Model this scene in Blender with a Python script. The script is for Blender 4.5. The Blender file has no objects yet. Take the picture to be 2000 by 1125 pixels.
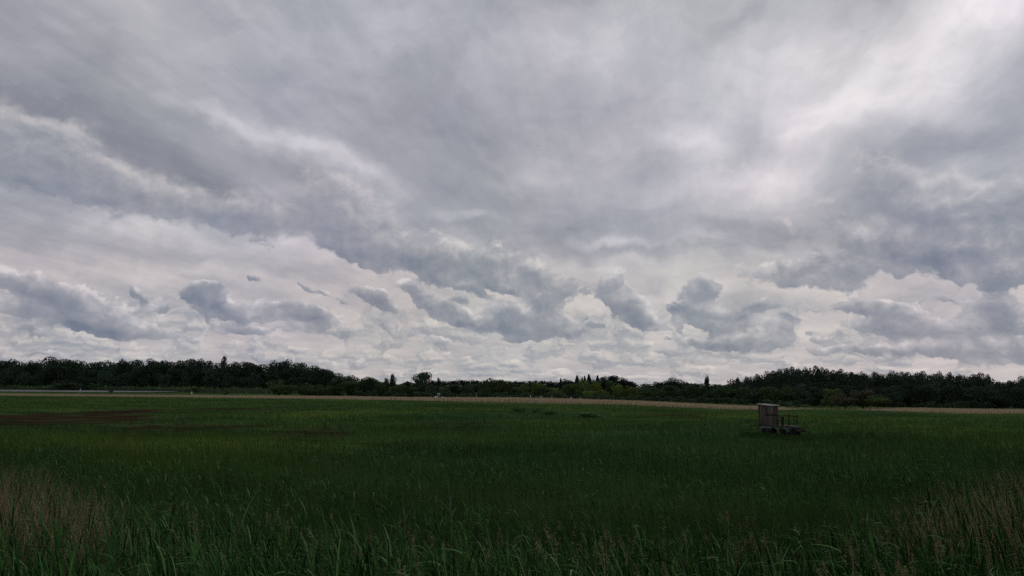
import bpy, math, random
import numpy as np
from mathutils import Vector, Matrix, Euler

# ------------------------------------------------------------------ camera
W, H, F = 2000.0, 1125.0, 1428.0
PITCH, ROLL, CAMZ = math.radians(7.65), math.radians(0.5), 4.5
scene = bpy.context.scene
cam_d = bpy.data.cameras.new("camera")
cam_d.sensor_width = 36.0
cam_d.lens = 36.0 * F / W
cam_d.clip_start = 0.1
cam_d.clip_end = 20000
cam = bpy.data.objects.new("camera", cam_d)
scene.collection.objects.link(cam)
cam.location = (0, 0, CAMZ)
ROT = Matrix.Rotation(math.pi / 2 + PITCH, 3, 'X') @ Matrix.Rotation(ROLL, 3, 'Z')
cam.rotation_euler = ROT.to_euler()
scene.camera = cam

def ray(px, py):
    return (ROT @ Vector((px - W / 2, H / 2 - py, -F))).normalized()

def azel(px, py):
    d = ray(px, py)
    return math.atan2(d.x, d.y), math.asin(d.z)

def gnd(px, py, z=0.0):
    d = ray(px, py)
    t = (z - CAMZ) / d.z
    return d.x * t, d.y * t

def atdist(px, py, dist):
    """world point at forward distance dist seen at px, py"""
    d = ray(px, py)
    t = dist / d.y
    return d.x * t, dist, CAMZ + d.z * t

# ------------------------------------------------------------------ view
scene.view_settings.view_transform = 'Standard'
scene.view_settings.look = 'None'
scene.view_settings.exposure = 0.0
scene.view_settings.gamma = 1.0
scene.cycles.max_bounces = 5
scene.cycles.diffuse_bounces = 3
scene.cycles.glossy_bounces = 2
scene.cycles.use_adaptive_sampling = True
scene.cycles.use_denoising = False

# ------------------------------------------------------------------ node helpers
class NT:
    def __init__(s, tree):
        s.t = tree
        s.n = tree.nodes
        s.l = tree.links
    def put(s, sock, v):
        if isinstance(v, bpy.types.NodeSocket):
            s.l.new(v, sock)
        elif v is not None:
            sock.default_value = v
    def math(s, op, a, b=None, c=None, clamp=False):
        n = s.n.new('ShaderNodeMath'); n.operation = op; n.use_clamp = clamp
        for i, v in enumerate((a, b, c)):
            if v is not None: s.put(n.inputs[i], v)
        return n.outputs[0]
    def vmath(s, op, a, b=None, c=None):
        n = s.n.new('ShaderNodeVectorMath'); n.operation = op
        for i, v in enumerate((a, b, c)):
            if v is not None: s.put(n.inputs[i], v)
        return n.outputs['Value'] if op in ('LENGTH', 'DOT_PRODUCT') else n.outputs[0]
    def sep(s, v):
        n = s.n.new('ShaderNodeSeparateXYZ'); s.put(n.inputs[0], v); return n.outputs
    def comb(s, x=0.0, y=0.0, z=0.0):
        n = s.n.new('ShaderNodeCombineXYZ')
        for i, v in enumerate((x, y, z)): s.put(n.inputs[i], v)
        return n.outputs[0]
    def noise(s, vec, scale=1.0, detail=4.0, rough=0.5, dist=0.0, color=False, lac=2.0):
        n = s.n.new('ShaderNodeTexNoise')
        s.put(n.inputs['Vector'], vec); s.put(n.inputs['Scale'], scale)
        n.inputs['Detail'].default_value = detail; n.inputs['Roughness'].default_value = rough
        n.inputs['Distortion'].default_value = dist; n.inputs['Lacunarity'].default_value = lac
        return n.outputs['Color'] if color else n.outputs[0]
    def ss(s, v, a, b, lo=0.0, hi=1.0):
        n = s.n.new('ShaderNodeMapRange'); n.interpolation_type = 'SMOOTHSTEP'
        s.put(n.inputs[0], v)
        for i, k in enumerate((a, b, lo, hi)): s.put(n.inputs[i + 1], k)
        return n.outputs[0]
    def mix(s, f, a, b):
        n = s.n.new('ShaderNodeMix'); n.data_type = 'RGBA'
        s.put(n.inputs[0], f); s.put(n.inputs[6], a); s.put(n.inputs[7], b)
        return n.outputs[2]
    def ramp(s, f, stops):
        n = s.n.new('ShaderNodeValToRGB'); s.put(n.inputs[0], f)
        e = n.color_ramp.elements
        e[0].position, e[0].color = stops[0][0], stops[0][1]
        e[1].position, e[1].color = stops[-1][0], stops[-1][1]
        for p, c in stops[1:-1]:
            k = e.new(p); k.color = c
        return n.outputs[0]
    def mapping(s, vec, loc, rot, sc):
        n = s.n.new('ShaderNodeMapping'); n.vector_type = 'TEXTURE'
        s.put(n.inputs[0], vec)
        n.inputs[1].default_value = loc; n.inputs[2].default_value = rot; n.inputs[3].default_value = sc
        return n.outputs[0]

def lin(r, g, b):
    f = lambda c: (c / 255 / 12.92) if c <= 10 else ((c / 255 + 0.055) / 1.055) ** 2.4
    return (f(r), f(g), f(b), 1.0)

# ------------------------------------------------------------------ sky
SUN_AZ, SUN_EL = math.radians(24), math.radians(38)      # to the right of the view, ahead
world = bpy.data.worlds.new("World")
scene.world = world
world.use_nodes = True
world.node_tree.nodes.clear()
N = NT(world.node_tree)

def feat_geo(px, py, rx, ry, rot):
    a0, e0 = azel(px, py)
    ax, _ = azel(px + 10, py); _, ey = azel(px, py - 10)
    kx, ky = (ax - a0) / 10, (ey - e0) / 10
    return a0, e0, rx * kx, ry * ky, -math.radians(rot)

GAUSS = 0.36787944
def gsum(P, feats, start):
    acc, P1 = start, P
    for i, (px, py, rx, ry, rot, amp) in enumerate(feats):
        if i and i % 6 == 0:      # ties the sum into steps the shader can hold
            P = N.vmath('ADD', P1, N.comb(N.math('MULTIPLY', acc, 1e-7), 0.0, 0.0))
        a, e, sx, sy, r = feat_geo(px, py, rx, ry, rot)
        v = N.mapping(P, (a, e, 0), (0, 0, r), (sx, sy, 1))
        w = N.math('POWER', GAUSS, N.vmath('DOT_PRODUCT', v, v))
        acc = N.math('MULTIPLY_ADD', w, amp, acc)
    return acc

def gvsum(P, feats):
    """sum of (w*x, w*y, w): density and where in its cloud a direction lies"""
    acc, P1 = (0.0, 0.0, 0.0), P
    for i, (px, py, rx, ry, rot, amp) in enumerate(feats):
        if i and i % 6 == 0:
            P = N.vmath('MULTIPLY_ADD', acc, (1e-7, 1e-7, 1e-7), P1)
        a, e, sx, sy, r = feat_geo(px, py, rx, ry, rot)
        v = N.mapping(P, (a, e, -1.0), (0, 0, r), (sx, sy, 1))
        w = N.math('POWER', GAUSS, N.vmath('DOT_PRODUCT', v, v))
        w = N.math('MULTIPLY', w, amp * math.e)
        acc = N.vmath('MULTIPLY_ADD', v, w, acc)
    return acc

tc = N.n.new('ShaderNodeTexCoord')
D = N.vmath('NORMALIZE', tc.outputs['Generated'])
dx, dy, dz = N.sep(D)
az = N.math('ARCTAN2', dx, dy)
el = N.math('ARCSINE', dz)
P0 = N.comb(az, el, 0.0)
# cloud-sheet coordinates (a flat layer overhead, foreshortened to the horizon)
zz = N.math('ADD', N.math('MAXIMUM', dz, 0.0), 0.09)
Q = N.comb(N.math('DIVIDE', dx, zz), N.math('DIVIDE', dy, zz), 0.0)
# warps
warpA = N.vmath('SUBTRACT', N.noise(P0, 5.0, 4, 0.55, color=True), (0.5, 0.5, 0.5))
warpB = N.vmath('SUBTRACT', N.noise(P0, 22.0, 6, 0.62, color=True), (0.5, 0.5, 0.5))
PB = N.vmath('MULTIPLY_ADD', warpA, (0.16, 0.10, 0.0), P0)
PB = N.vmath('MULTIPLY_ADD', warpB, (0.045, 0.030, 0.0), PB)
PC = N.vmath('MULTIPLY_ADD', warpA, (0.035, 0.02, 0.0), P0)
PC = N.vmath('MULTIPLY_ADD', warpB, (0.055, 0.034, 0.0), PC)

# high layer: bright and dark regions of the altostratus
BASE = [
 (1760, 155, 180, 110, -38, .30), (1930, 35, 150, 80, -30, .25), (1560, 110, 170, 110, 0, .22), (1420, 400, 160, 60, 0, .10), (1050, 120, 200, 60, 0, .06), (1600, 230, 120, 50, -10, .20),
 (1500, 350, 130, 50, -10, .26), (1330, 275, 110, 38, 5, .22), (1120, 340, 90, 30, 10, .10), (950, 300, 60, 14, 30, .08), (1160, 85, 110, 50, 0, .16), (1300, 180, 220, 90, 0, .10),
 (1100, 20, 260, 60, 0, .08), (820, 50, 120, 40, 10, .02),
 (490, 262, 70, 26, 30, .24), (600, 300, 90, 24, 25, .22), (720, 350, 110, 24, 22, .18), (400, 215, 90, 28, 32, .12),
 (340, 60, 180, 60, 10, .08), (440, 20, 40, 20, 30, .08),(560,70,140,40,20,.06),
 (60, 30, 120, 60, 0, .0), (60, 170, 130, 60, 10, -.10), (230, 110, 90, 50, 20, -.08), (300, 300, 220, 60, 22, -.17),
 (560, 230, 80, 90, 30, -.0), (720, 190, 260, 80, 12, -.10), (950, 230, 160, 60, 5, -.06), (1000, 330, 180, 40, 5, -.03),
 (560, 350, 120, 24, 22, -.14), (1480, 455, 90, 26, 0, -.20), (1270, 425, 90, 22, 0, -.12), (1100, 460, 150, 22, 5, -.10),
 (1060, 500, 200, 20, 0, -.10), (1300, 500, 120, 14, 2, -.10),
 (910, 434, 38, 12, 0, .22), (1195, 480, 50, 11, 0, .22), (1260, 510, 90, 11, 0, .16), (1080, 350, 60, 14, 10, .08),
 (1370, 470, 40, 8, 0, .12), (1360, 560, 60, 50, 0, .15), (940, 560, 160, 40, 15, .15), (1180, 590, 100, 50, 30, .15),
 (1870, 100, 80, 40, 0, -.08), (1960, 230, 80, 60, 0, -.12), (1860, 290, 120, 30, 15, -.14), (1700, 15, 80, 30, 0, -.12),
 (1440, 30, 60, 22, -30, -.12), (1250, 350, 90, 40, 0, -.02),
 (100, 470, 180, 30, 5, .02), (330, 450, 170, 20, 10, .16), (560, 470, 90, 14, 5, .14), (300, 515, 260, 18, 4, .17),
 (560, 505, 200, 16, 7, -.10), (300, 540, 120, 10, 3, .05),
]
tb = gsum(PB, BASE, 0.475)
QS = N.mapping(Q, (0, 0, 0), (0, 0, math.radians(-12)), (0.55, 1.6, 1.0))   # cloud streets run away to the right of centre
n1 = N.noise(QS, 0.8, 9, 0.58, 0.2)
n2 = N.noise(N.vmath('MULTIPLY', PB, (1.0, 1.9, 1.0)), 9.0, 9, 0.60, 0.12)
n4 = N.noise(N.vmath('MULTIPLY', QS, (1.6, 0.7, 1.0)), 3.2, 6, 0.6, 0.1)
tb = N.math('MULTIPLY_ADD', N.math('SUBTRACT', n4, 0.5), 0.20, tb)
n3 = N.noise(N.vmath('MULTIPLY', PB, (1.0, 4.5, 1.0)), 8.0, 5, 0.5, 0.2)
tb = N.math('MULTIPLY_ADD', N.math('SUBTRACT', n1, 0.5), 0.80, tb)
tb = N.math('MULTIPLY_ADD', N.math('SUBTRACT', n2, 0.5), 0.44, tb)
tb = N.math('MULTIPLY_ADD', N.math('MULTIPLY', N.math('SUBTRACT', n3, 0.5), N.ss(el, 0.18, 0.27, 1.0, 0.0)), 0.6, tb)
tb = N.math('MULTIPLY_ADD', N.math('MULTIPLY', N.math('MINIMUM', N.math('ABSOLUTE', az), 0.7), N.math('SIGN', az)), 0.10, tb)
# away from the photographed part the overcast simply stays even
high = N.ramp(tb, [(0.0, lin(116, 123, 137)), (0.22, lin(138, 142, 153)), (0.42, lin(161, 164, 173)), (0.62, lin(187, 188, 195)),
                   (0.82, lin(215, 213, 218)), (1.0, lin(242, 239, 242))])
warm = N.ramp(tb, [(0.0, lin(140, 143, 152)), (0.3, lin(166, 166, 172)), (0.5, lin(190, 186, 188)), (0.7, lin(208, 202, 201)), (1.0, lin(230, 224, 221))])
low_f = N.ss(N.math('MULTIPLY_ADD', N.sep(warpA)[1], 0.06, el), 0.13, 0.21, 1.0, 0.0)
col = N.mix(low_f, high, warm)

# low small clouds stacked towards the horizon
elp = N.math('LOGARITHM', N.math('ADD', N.math('MAXIMUM', el, 0.0), 0.035), 2.718)
PH = N.comb(N.math('MULTIPLY', az, 17.0), N.math('MULTIPLY', elp, 2.7), 3.3)
PHw = N.vmath('MULTIPLY_ADD', warpB, (1.5, 0.55, 0.0), PH)
nh = N.noise(PHw, 1.15, 6, 0.55)
nhu = N.noise(N.vmath('ADD', PHw, (0.08, 0.16, 0.0)), 1.15, 6, 0.55)
hmask = N.ss(nh, 0.42, 0.50)
hlit = N.math('MULTIPLY_ADD', N.math('SUBTRACT', nh, nhu), 3.2, 0.45, clamp=True)
hcol = N.ramp(hlit, [(0.0, lin(134, 143, 157)), (0.35, lin(158, 162, 170)), (0.65, lin(192, 189, 189)), (1.0, lin(218, 213, 209))])
hfade = N.math('MULTIPLY', hmask, N.ss(el, 0.085, 0.13, 0.8, 0.0))
col = N.mix(hfade, col, hcol)

# cumulus
CUM = [
 # broad dark bank coming in from the left
 (15, 275, 100, 52, 15, 1.), (110, 295, 80, 46, 28, 1.), (60, 335, 90, 36, 15, .9), (190, 355, 110, 46, 20, 1.), (330, 395, 150, 34, 10, .8), (480, 415, 110, 34, 8, .7),
 (645, 390, 74, 42, 15, 1.), (690, 440, 90, 46, 25, .9), (740, 485, 110, 34, 18, .9), (830, 525, 44, 18, 25, .8), (900, 500, 100, 40, 10, .55),
 (960, 535, 80, 26, 15, .6), (1060, 555, 80, 40, 15, .6),
 # right bank
 (1715, 345, 50, 34, 10, 1.), (1790, 395, 110, 46, 12, 1.), (1930, 405, 120, 48, 5, 1.), (1900, 480, 150, 42, 5, .9), (1700, 470, 110, 34, 10, .7),
 (1980, 535, 90, 26, 0, .9), (1600, 420, 80, 36, 0, .45), (1640, 520, 160, 24, 0, .5), (1550, 545, 120, 30, 5, .45),
 # lower row, west to east
 (45, 545, 55, 20, 5, 1.), (95, 565, 60, 24, 10, 1.), (165, 590, 60, 24, 20, 1.), (230, 625, 70, 22, 12, 1.), (150, 620, 60, 18, 10, .8),
 (300, 650, 60, 12, 4, .8), (30, 600, 60, 24, 0, .8), (50, 640, 60, 9, 5, .6),
 (262, 570, 26, 9, 35, .75), (290, 590, 18, 10, 60, .75), (318, 605, 18, 12, 0, .7),
 (415, 560, 26, 14, 0, .9), (395, 575, 40, 14, 5, .9), (440, 595, 55, 20, 15, 1.), (412, 618, 14, 14, 0, .8), (560, 605, 55, 18, 0, 1.),
 (620, 615, 46, 15, 8, 1.), (500, 618, 50, 14, 0, .9), (490, 648, 90, 9, 2, .8), (600, 640, 40, 9, 0, .6), (687, 648, 22, 13, 0, .9),
 (497, 542, 10, 7, 30, .65), (590, 553, 14, 5, 30, .55), (605, 564, 14, 6, 20, .6), (630, 568, 12, 5, 30, .55), (668, 579, 18, 6, 10, .6),
 (715, 566, 26, 12, 10, .9), (745, 580, 26, 16, 20, .9), (765, 597, 18, 8, 30, .7),
 (800, 565, 18, 9, 10, .9), (835, 585, 40, 14, 25, 1.), (880, 612, 44, 15, 22, 1.), (930, 630, 44, 12, 5, .9),
 (905, 556, 18, 7, 0, .7), (935, 568, 18, 8, 25, .8), (905, 583, 22, 8, 0, .8), (910, 607, 9, 10, 30, .5),
 (985, 615, 44, 20, 0, 1.), (1020, 640, 60, 18, 5, 1.), (1010, 660, 26, 7, 0, .8), (1090, 625, 50, 18, 12, 1.), (1115, 648, 30, 11, 0, 1.),
 (1060, 590, 26, 26, 0, .8), (1160, 632, 14, 6, 10, .65), (1145, 617, 10, 5, 0, .55), (1000, 563, 22, 8, 10, .6),
 (1195, 555, 34, 28, 0, .8), (1225, 595, 36, 24, 10, 1.), (1260, 622, 38, 16, 0, 1.), (1293, 656, 8, 5, 0, .6), (1325, 635, 16, 14, 0, .4),
 (1320, 598, 22, 6, 5, .8), (1370, 570, 30, 30, 0, .8), (1360, 610, 50, 16, 15, 1.), (1415, 625, 40, 24, 10, 1.), (1480, 665, 70, 14, 0, 1.),
 (1390, 672, 60, 9, 2, .9), (1490, 600, 28, 11, 0, .8), (1545, 622, 18, 7, 15, .8), (1450, 617, 8, 5, 0, .5), (1530, 640, 40, 20, 0, .7),
 (1588, 651, 12, 6, 0, .6), (1680, 600, 60, 12, 5, .7), (1750, 610, 80, 20, 10, .95), (1790, 640, 90, 16, 5, 1.), (1690, 640, 50, 12, 0, .5),
 (1930, 600, 50, 20, 10, 1.), (1960, 630, 80, 22, 0, 1.), (1830, 575, 34, 8, 20, .6), (1850, 675, 90, 18, 0, .8), (1960, 690, 80, 22, 0, .95),
 (1660, 682, 80, 9, 0, .6), (1300, 690, 80, 10, 0, .35), (1400, 705, 80, 10, 0, .35), (860, 670, 90, 12, 0, .4), (700, 708, 22, 9, 0, .6), (840, 712, 22, 6, 0, .5),
 (90, 690, 110, 8, 3, .4), (780, 640, 60, 14, 10, .4),
]
S = gvsum(PC, CUM)
sx_, sy_, dens = N.sep(S)
nz = N.noise(N.vmath('MULTIPLY', P0, (1.0, 1.35, 1.0)), 26.0, 9, 0.62, 0.35)
nzu = N.noise(N.vmath('MULTIPLY', N.vmath('ADD', P0, (0.006, 0.009, 0.0)), (1.0, 1.35, 1.0)), 26.0, 9, 0.62, 0.35)
dn = N.math('MULTIPLY_ADD', N.math('SUBTRACT', nz, 0.5), 1.35, dens)
soft = N.ss(el, 0.15, 0.26)          # higher banks have softer edges
lo_e = N.math('MULTIPLY_ADD', soft, -0.12, 0.22)
hi_e = N.math('MULTIPLY_ADD', soft, 0.30, 0.40)
mask = N.ss(dn, lo_e, hi_e)
lit = N.math('DIVIDE', sy_, N.math('ADD', dens, 0.05))            # -1 base .. +1 top
thin = N.ss(dn, 0.4, 1.0, 1.0, 0.0)
lump = N.noise(PC, 13.0, 5, 0.55)
lumpu = N.noise(N.vmath('ADD', PC, (0.010, 0.018, 0.0)), 13.0, 5, 0.55)
lv = N.math('MULTIPLY_ADD', lit, N.math('MULTIPLY_ADD', soft, 0.08, 0.30), N.math('MULTIPLY_ADD', soft, 0.06, 0.42))
lv = N.math('MULTIPLY_ADD', N.math('SUBTRACT', lump, lumpu), N.math('MULTIPLY_ADD', soft, -0.5, 1.25), lv)
lv = N.math('MULTIPLY_ADD', N.math('SUBTRACT', nz, nzu), 0.9, lv)
lv = N.math('MULTIPLY_ADD', thin, N.math('MULTIPLY_ADD', soft, -0.06, 0.18), lv)
lv = N.math('MULTIPLY_ADD', N.math('SUBTRACT', N.noise(PB, 7.0, 3, 0.5), 0.5), 0.25, lv)
ccol = N.ramp(lv, [(0.0, lin(108, 118, 137)), (0.22, lin(126, 133, 148)), (0.5, lin(147, 151, 161)), (0.75, lin(176, 176, 182)), (1.0, lin(214, 210, 210))])
mk = N.math('MULTIPLY', mask, N.math('MULTIPLY_ADD', soft, -0.36, 0.95))
col = N.mix(mk, col, ccol)
hue = N.vmath('SUBTRACT', N.noise(P0, 3.2, 2, 0.5, color=True), (0.5, 0.5, 0.5))      # faint lilac and greenish greys
col = N.vmath('MULTIPLY', col, N.vmath('MULTIPLY_ADD', hue, (0.16, 0.10, 0.14), (1.018, 0.998, 0.992)))

# the clear-sky light far above the overcast, only a trace comes through
sky = N.n.new('ShaderNodeTexSky'); sky.sky_type = 'NISHITA'; sky.sun_disc = False
sky.sun_elevation = SUN_EL; sky.sun_rotation = SUN_AZ
thinsky = N.vmath('MULTIPLY', sky.outputs[0], (0.05, 0.05, 0.05))
fin = N.mix(0.04, col, thinsky)
bg = N.n.new('ShaderNodeBackground')
N.put(bg.inputs[0], fin)
bg.inputs[1].default_value = 1.0
out = N.n.new('ShaderNodeOutputWorld')
N.l.new(bg.outputs[0], out.inputs[0])
world.cycles.sampling_method = 'MANUAL'
world.cycles.sample_map_resolution = 256

sd = bpy.data.lights.new("sun", 'SUN')
sd.energy = 0.5; sd.angle = math.radians(22); sd.color = (1.0, 0.96, 0.9)
sun = bpy.data.objects.new("sun", sd)
scene.collection.objects.link(sun)
sdir = Vector((math.sin(SUN_AZ) * math.cos(SUN_EL), math.cos(SUN_AZ) * math.cos(SUN_EL), math.sin(SUN_EL)))
sun.rotation_euler = (-sdir).to_track_quat('-Z', 'Y').to_euler()

# ================================================================== helpers for building
col0 = scene.collection
RNG = np.random.default_rng(7)
random.seed(7)

def ss(a, b, x):
    t = np.clip((x - a) / (b - a), 0, 1)
    return t * t * (3 - 2 * t)

def height(x, y):
    """ground: a flat marsh at 0, the bank the photographer stands on, a shallow pond bed far off"""
    x = np.asarray(x, float); y = np.asarray(y, float)
    h = 2.9 * (1 - ss(1.5, 14.0, y))
    h = h + 1.05 * np.exp(-((x + 8.0) / 3.2) ** 2 - ((y - 11.0) / 3.0) ** 2)
    h = h + 1.15 * np.exp(-((x - 8.4) / 3.1) ** 2 - ((y - 11.0) / 3.2) ** 2)
    h = h + 0.05 * np.sin(x * 0.9 + 1.3) * np.sin(y * 0.7) + 0.03 * np.sin(x * 2.1) * np.sin(y * 1.7 + 2)
    pond = np.exp(-(np.abs((x + 330) / 150) ** 4 + np.abs((y - 402) / 44) ** 4))
    h = h - 1.2 * pond
    far = ss(560, 1500, np.hypot(x, y)) * 2.0
    return h + far

def mesh_obj(name, V, Fc, mat, parent=None, smooth=False, attr=None, link=True):
    me = bpy.data.meshes.new(name)
    V = np.asarray(V, np.float32)
    Fc = np.asarray(Fc, np.int32)
    me.vertices.add(len(V)); me.vertices.foreach_set('co', V.ravel())
    k = Fc.shape[1]
    me.loops.add(len(Fc) * k); me.loops.foreach_set('vertex_index', Fc.ravel())
    me.polygons.add(len(Fc)); me.polygons.foreach_set('loop_start', np.arange(0, len(Fc) * k, k, dtype=np.int32))
    me.polygons.foreach_set('loop_total', np.full(len(Fc), k, np.int32))
    if smooth: me.polygons.foreach_set('use_smooth', np.ones(len(Fc), bool))
    me.update(calc_edges=True)
    if attr is not None:
        a = me.attributes.new('rnd', 'FLOAT', 'POINT')
        a.data.foreach_set('value', np.asarray(attr, np.float32))
    me.materials.append(mat)
    o = bpy.data.objects.new(name, me)
    if link: col0.objects.link(o)
    if parent is not None: o.parent = parent
    return o

def tag(o, label=None, cat=None, group=None, kind=None):
    if label: o['label'] = label
    if cat: o['category'] = cat
    if group: o['group'] = group
    if kind: o['kind'] = kind
    return o

def empty(name, loc, rz=0.0):
    o = bpy.data.objects.new(name, None)
    o.empty_display_size = 0.3
    col0.objects.link(o)
    o.location = loc; o.rotation_euler = (0, 0, rz)
    return o

class MB:
    """collects boxes, tubes and polygons into one mesh"""
    def __init__(s): s.v = []; s.f = []
    def add(s, vs, fs):
        n = len(s.v); s.v += [tuple(v) for v in vs]; s.f += [tuple(i + n for i in f) for f in fs]
    def box(s, c, d, rot=None, taper=1.0):
        x, y, z = [k / 2 for k in d]
        vs = [Vector((sx * x * (taper if sz > 0 else 1), sy * y * (taper if sz > 0 else 1), sz * z)) for sz in (-1, 1) for sy in (-1, 1) for sx in (-1, 1)]
        if rot: vs = [rot @ v for v in vs]
        s.add([v + Vector(c) for v in vs], [(0, 2, 3, 1), (4, 5, 7, 6), (0, 1, 5, 4), (2, 6, 7, 3), (0, 4, 6, 2), (1, 3, 7, 5)])
    def bar(s, a, b, r, r2=None, n=8):
        a, b = Vector(a), Vector(b); r2 = r if r2 is None else r2
        d = (b - a).normalized(); u = d.orthogonal().normalized(); w = d.cross(u)
        vs = []
        for p, q in ((a, r), (b, r2)):
            for i in range(n):
                t = 2 * math.pi * i / n
                vs.append(p + (u * math.cos(t) + w * math.sin(t)) * q)
        fs = [(i, (i + 1) % n, n + (i + 1) % n, n + i) for i in range(n)] + [tuple(range(n))[::-1], tuple(range(n, 2 * n))]
        s.add(vs, fs)
    def path(s, pts, r, r2=None, n=8):
        r2 = r if r2 is None else r2; m = len(pts) - 1
        for i in range(m):
            s.bar(pts[i], pts[i + 1], r + (r2 - r) * i / m, r + (r2 - r) * (i + 1) / m, n)
    def lathe(s, prof, axis='Z', c=(0, 0, 0), n=24):
        vs = []; k = len(prof)
        for i in range(n):
            t = 2 * math.pi * i / n
            for (r, h) in prof:
                p = (r * math.cos(t), r * math.sin(t), h)
                if axis == 'Y': p = (r * math.cos(t), h, r * math.sin(t))
                vs.append(Vector(p) + Vector(c))
        fs = [(i * k + j, ((i + 1) % n) * k + j, ((i + 1) % n) * k + j + 1, i * k + j + 1) for i in range(n) for j in range(k - 1)]
        s.add(vs, fs)
    def build(s, name, mat, parent=None, smooth=False, bevel=0.0):
        me = bpy.data.meshes.new(name)
        me.from_pydata(s.v, [], s.f); me.materials.append(mat)
        if smooth: me.polygons.foreach_set('use_smooth', [True] * len(me.polygons))
        me.update()
        o = bpy.data.objects.new(name, me); col0.objects.link(o)
        if parent is not None: o.parent = parent
        if bevel:
            m = o.modifiers.new('bevel', 'BEVEL'); m.width = bevel; m.segments = 2; m.limit_method = 'ANGLE'
        return o

# ================================================================== materials
def new_mat(name):
    global N
    m = bpy.data.materials.new(name); m.use_nodes = True
    m.node_tree.nodes.clear()
    N = NT(m.node_tree)
    o = N.n.new('ShaderNodeOutputMaterial')
    b = N.n.new('ShaderNodeBsdfPrincipled')
    N.l.new(b.outputs[0], o.inputs[0])
    return m, b

def pos():
    return N.n.new('ShaderNodeNewGeometry').outputs['Position']

def xyfeat(P, feats, start=0.0):
    """sum of soft patches on the ground, each given where it lies on the marsh"""
    acc = start
    for i, (px, py, rx, ry, amp) in enumerate(feats):
        x, y = gnd(px, py)
        d = y
        v = N.mapping(P, (x, y, 0), (0, 0, math.atan2(-x, y) * 0), (rx * d / F, max(ry * d * d / (F * CAMZ), 2.0), 1))
        w = N.math('POWER', GAUSS, N.vmath('DOT_PRODUCT', v, v))
        acc = N.math('MULTIPLY_ADD', w, amp, acc)
    return acc

MUD = [(40, 816, 130, 11, 1.2), (170, 822, 120, 8, 1.1), (350, 835, 120, 6, 1.0), (560, 845, 110, 5, .5), (270, 802, 90, 4, .8), (200, 812, 60, 5, .6), (480, 798, 80, 4, .5), (860, 827, 70, 3, .5),
       (640, 852, 70, 9, .45), (700, 880, 70, 10, .4), (850, 893, 60, 4, .4), (1290, 811, 70, 3, .55), (1240, 815, 60, 2, .3), (40, 826, 80, 4, .5)]
YEL = [(200, 868, 260, 14, .8), (480, 872, 180, 16, .7), (600, 812, 70, 6, .6), (760, 803, 90, 5, .55), (150, 782, 150, 3, .4), (1000, 822, 60, 4, .3),
       (1420, 812, 110, 4, .5), (1650, 815, 160, 8, .4), (1100, 826, 110, 3, .4), (1850, 840, 120, 16, .4), (380, 905, 160, 16, .5), (1950, 880, 80, 30, .4)]
BLU = [(920, 814, 90, 9, .7), (1000, 900, 280, 40, .5), (1300, 855, 200, 20, .5), (300, 808, 60, 4, .5), (480, 820, 60, 8, .5), (1120, 810, 60, 3, .7), (780, 800, 60, 3, .4)]

def meadow_colour():
    P = pos()
    sx, sy, sz = N.sep(P)
    P2 = N.comb(sx, sy, 0.0)
    wrp = N.vmath('SUBTRACT', N.noise(P2, 0.06, 5, 0.65, color=True), (0.5, 0.5, 0.5))
    Pw = N.vmath('MULTIPLY_ADD', wrp, (26.0, 6.0, 0.0), P2)
    nf = N.noise(N.vmath('MULTIPLY', P2, (1.0, 0.6, 1.0)), 0.22, 6, 0.65)
    nb = N.noise(N.vmath('MULTIPLY', P2, (0.5, 1.0, 1.0)), 0.05, 6, 0.65, 0.5)
    mud = N.ss(N.math('MULTIPLY_ADD', N.math('SUBTRACT', N.noise(N.vmath('MULTIPLY', P2, (0.5, 1.3, 1.0)), 0.25, 6, 0.7), 0.5), 3.0, xyfeat(Pw, MUD)), 0.22, 0.55)
    yel = N.math('MULTIPLY_ADD', N.math('SUBTRACT', nb, 0.5), 2.2, xyfeat(Pw, YEL, 0.16), clamp=True)
    blu = N.math('MULTIPLY_ADD', N.math('SUBTRACT', nf, 0.5), 1.0, xyfeat(Pw, BLU, -0.05), clamp=True)
    c = N.mix(yel, (0.038, 0.078, 0.024, 1), (0.076, 0.114, 0.022, 1))
    c = N.mix(blu, c, (0.022, 0.070, 0.028, 1))
    dry = N.ss(nf, 0.56, 0.72)
    nm = N.noise(P2, 0.9, 4, 0.6)
    km = N.math('MULTIPLY_ADD', N.math('SUBTRACT', nm, 0.5), 1.5, 1.05)
    km = N.math('MULTIPLY_ADD', N.math('SUBTRACT', N.noise(N.vmath('MULTIPLY', Pw, (0.45, 1.0, 1.0)), 0.11, 4, 0.6), 0.5), 2.2, km)
    km = N.math('MAXIMUM', km, 0.35)
    c = N.vmath('MULTIPLY', c, N.comb(km, km, km))
    c = N.mix(N.math('MULTIPLY', dry, 0.7), c, (0.085, 0.062, 0.030, 1))
    ns = N.noise(N.vmath('MULTIPLY', P2, (0.35, 1.4, 1.0)), 0.35, 5, 0.65)
    mudc = N.mix(N.ss(ns, 0.42, 0.62), (0.020, 0.011, 0.008, 1), (0.062, 0.036, 0.024, 1))
    mudc = N.mix(N.ss(nf, 0.54, 0.62), mudc, (0.032, 0.055, 0.022, 1))
    return N.mix(N.math('MULTIPLY', mud, 0.95), c, mudc), P2

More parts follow.
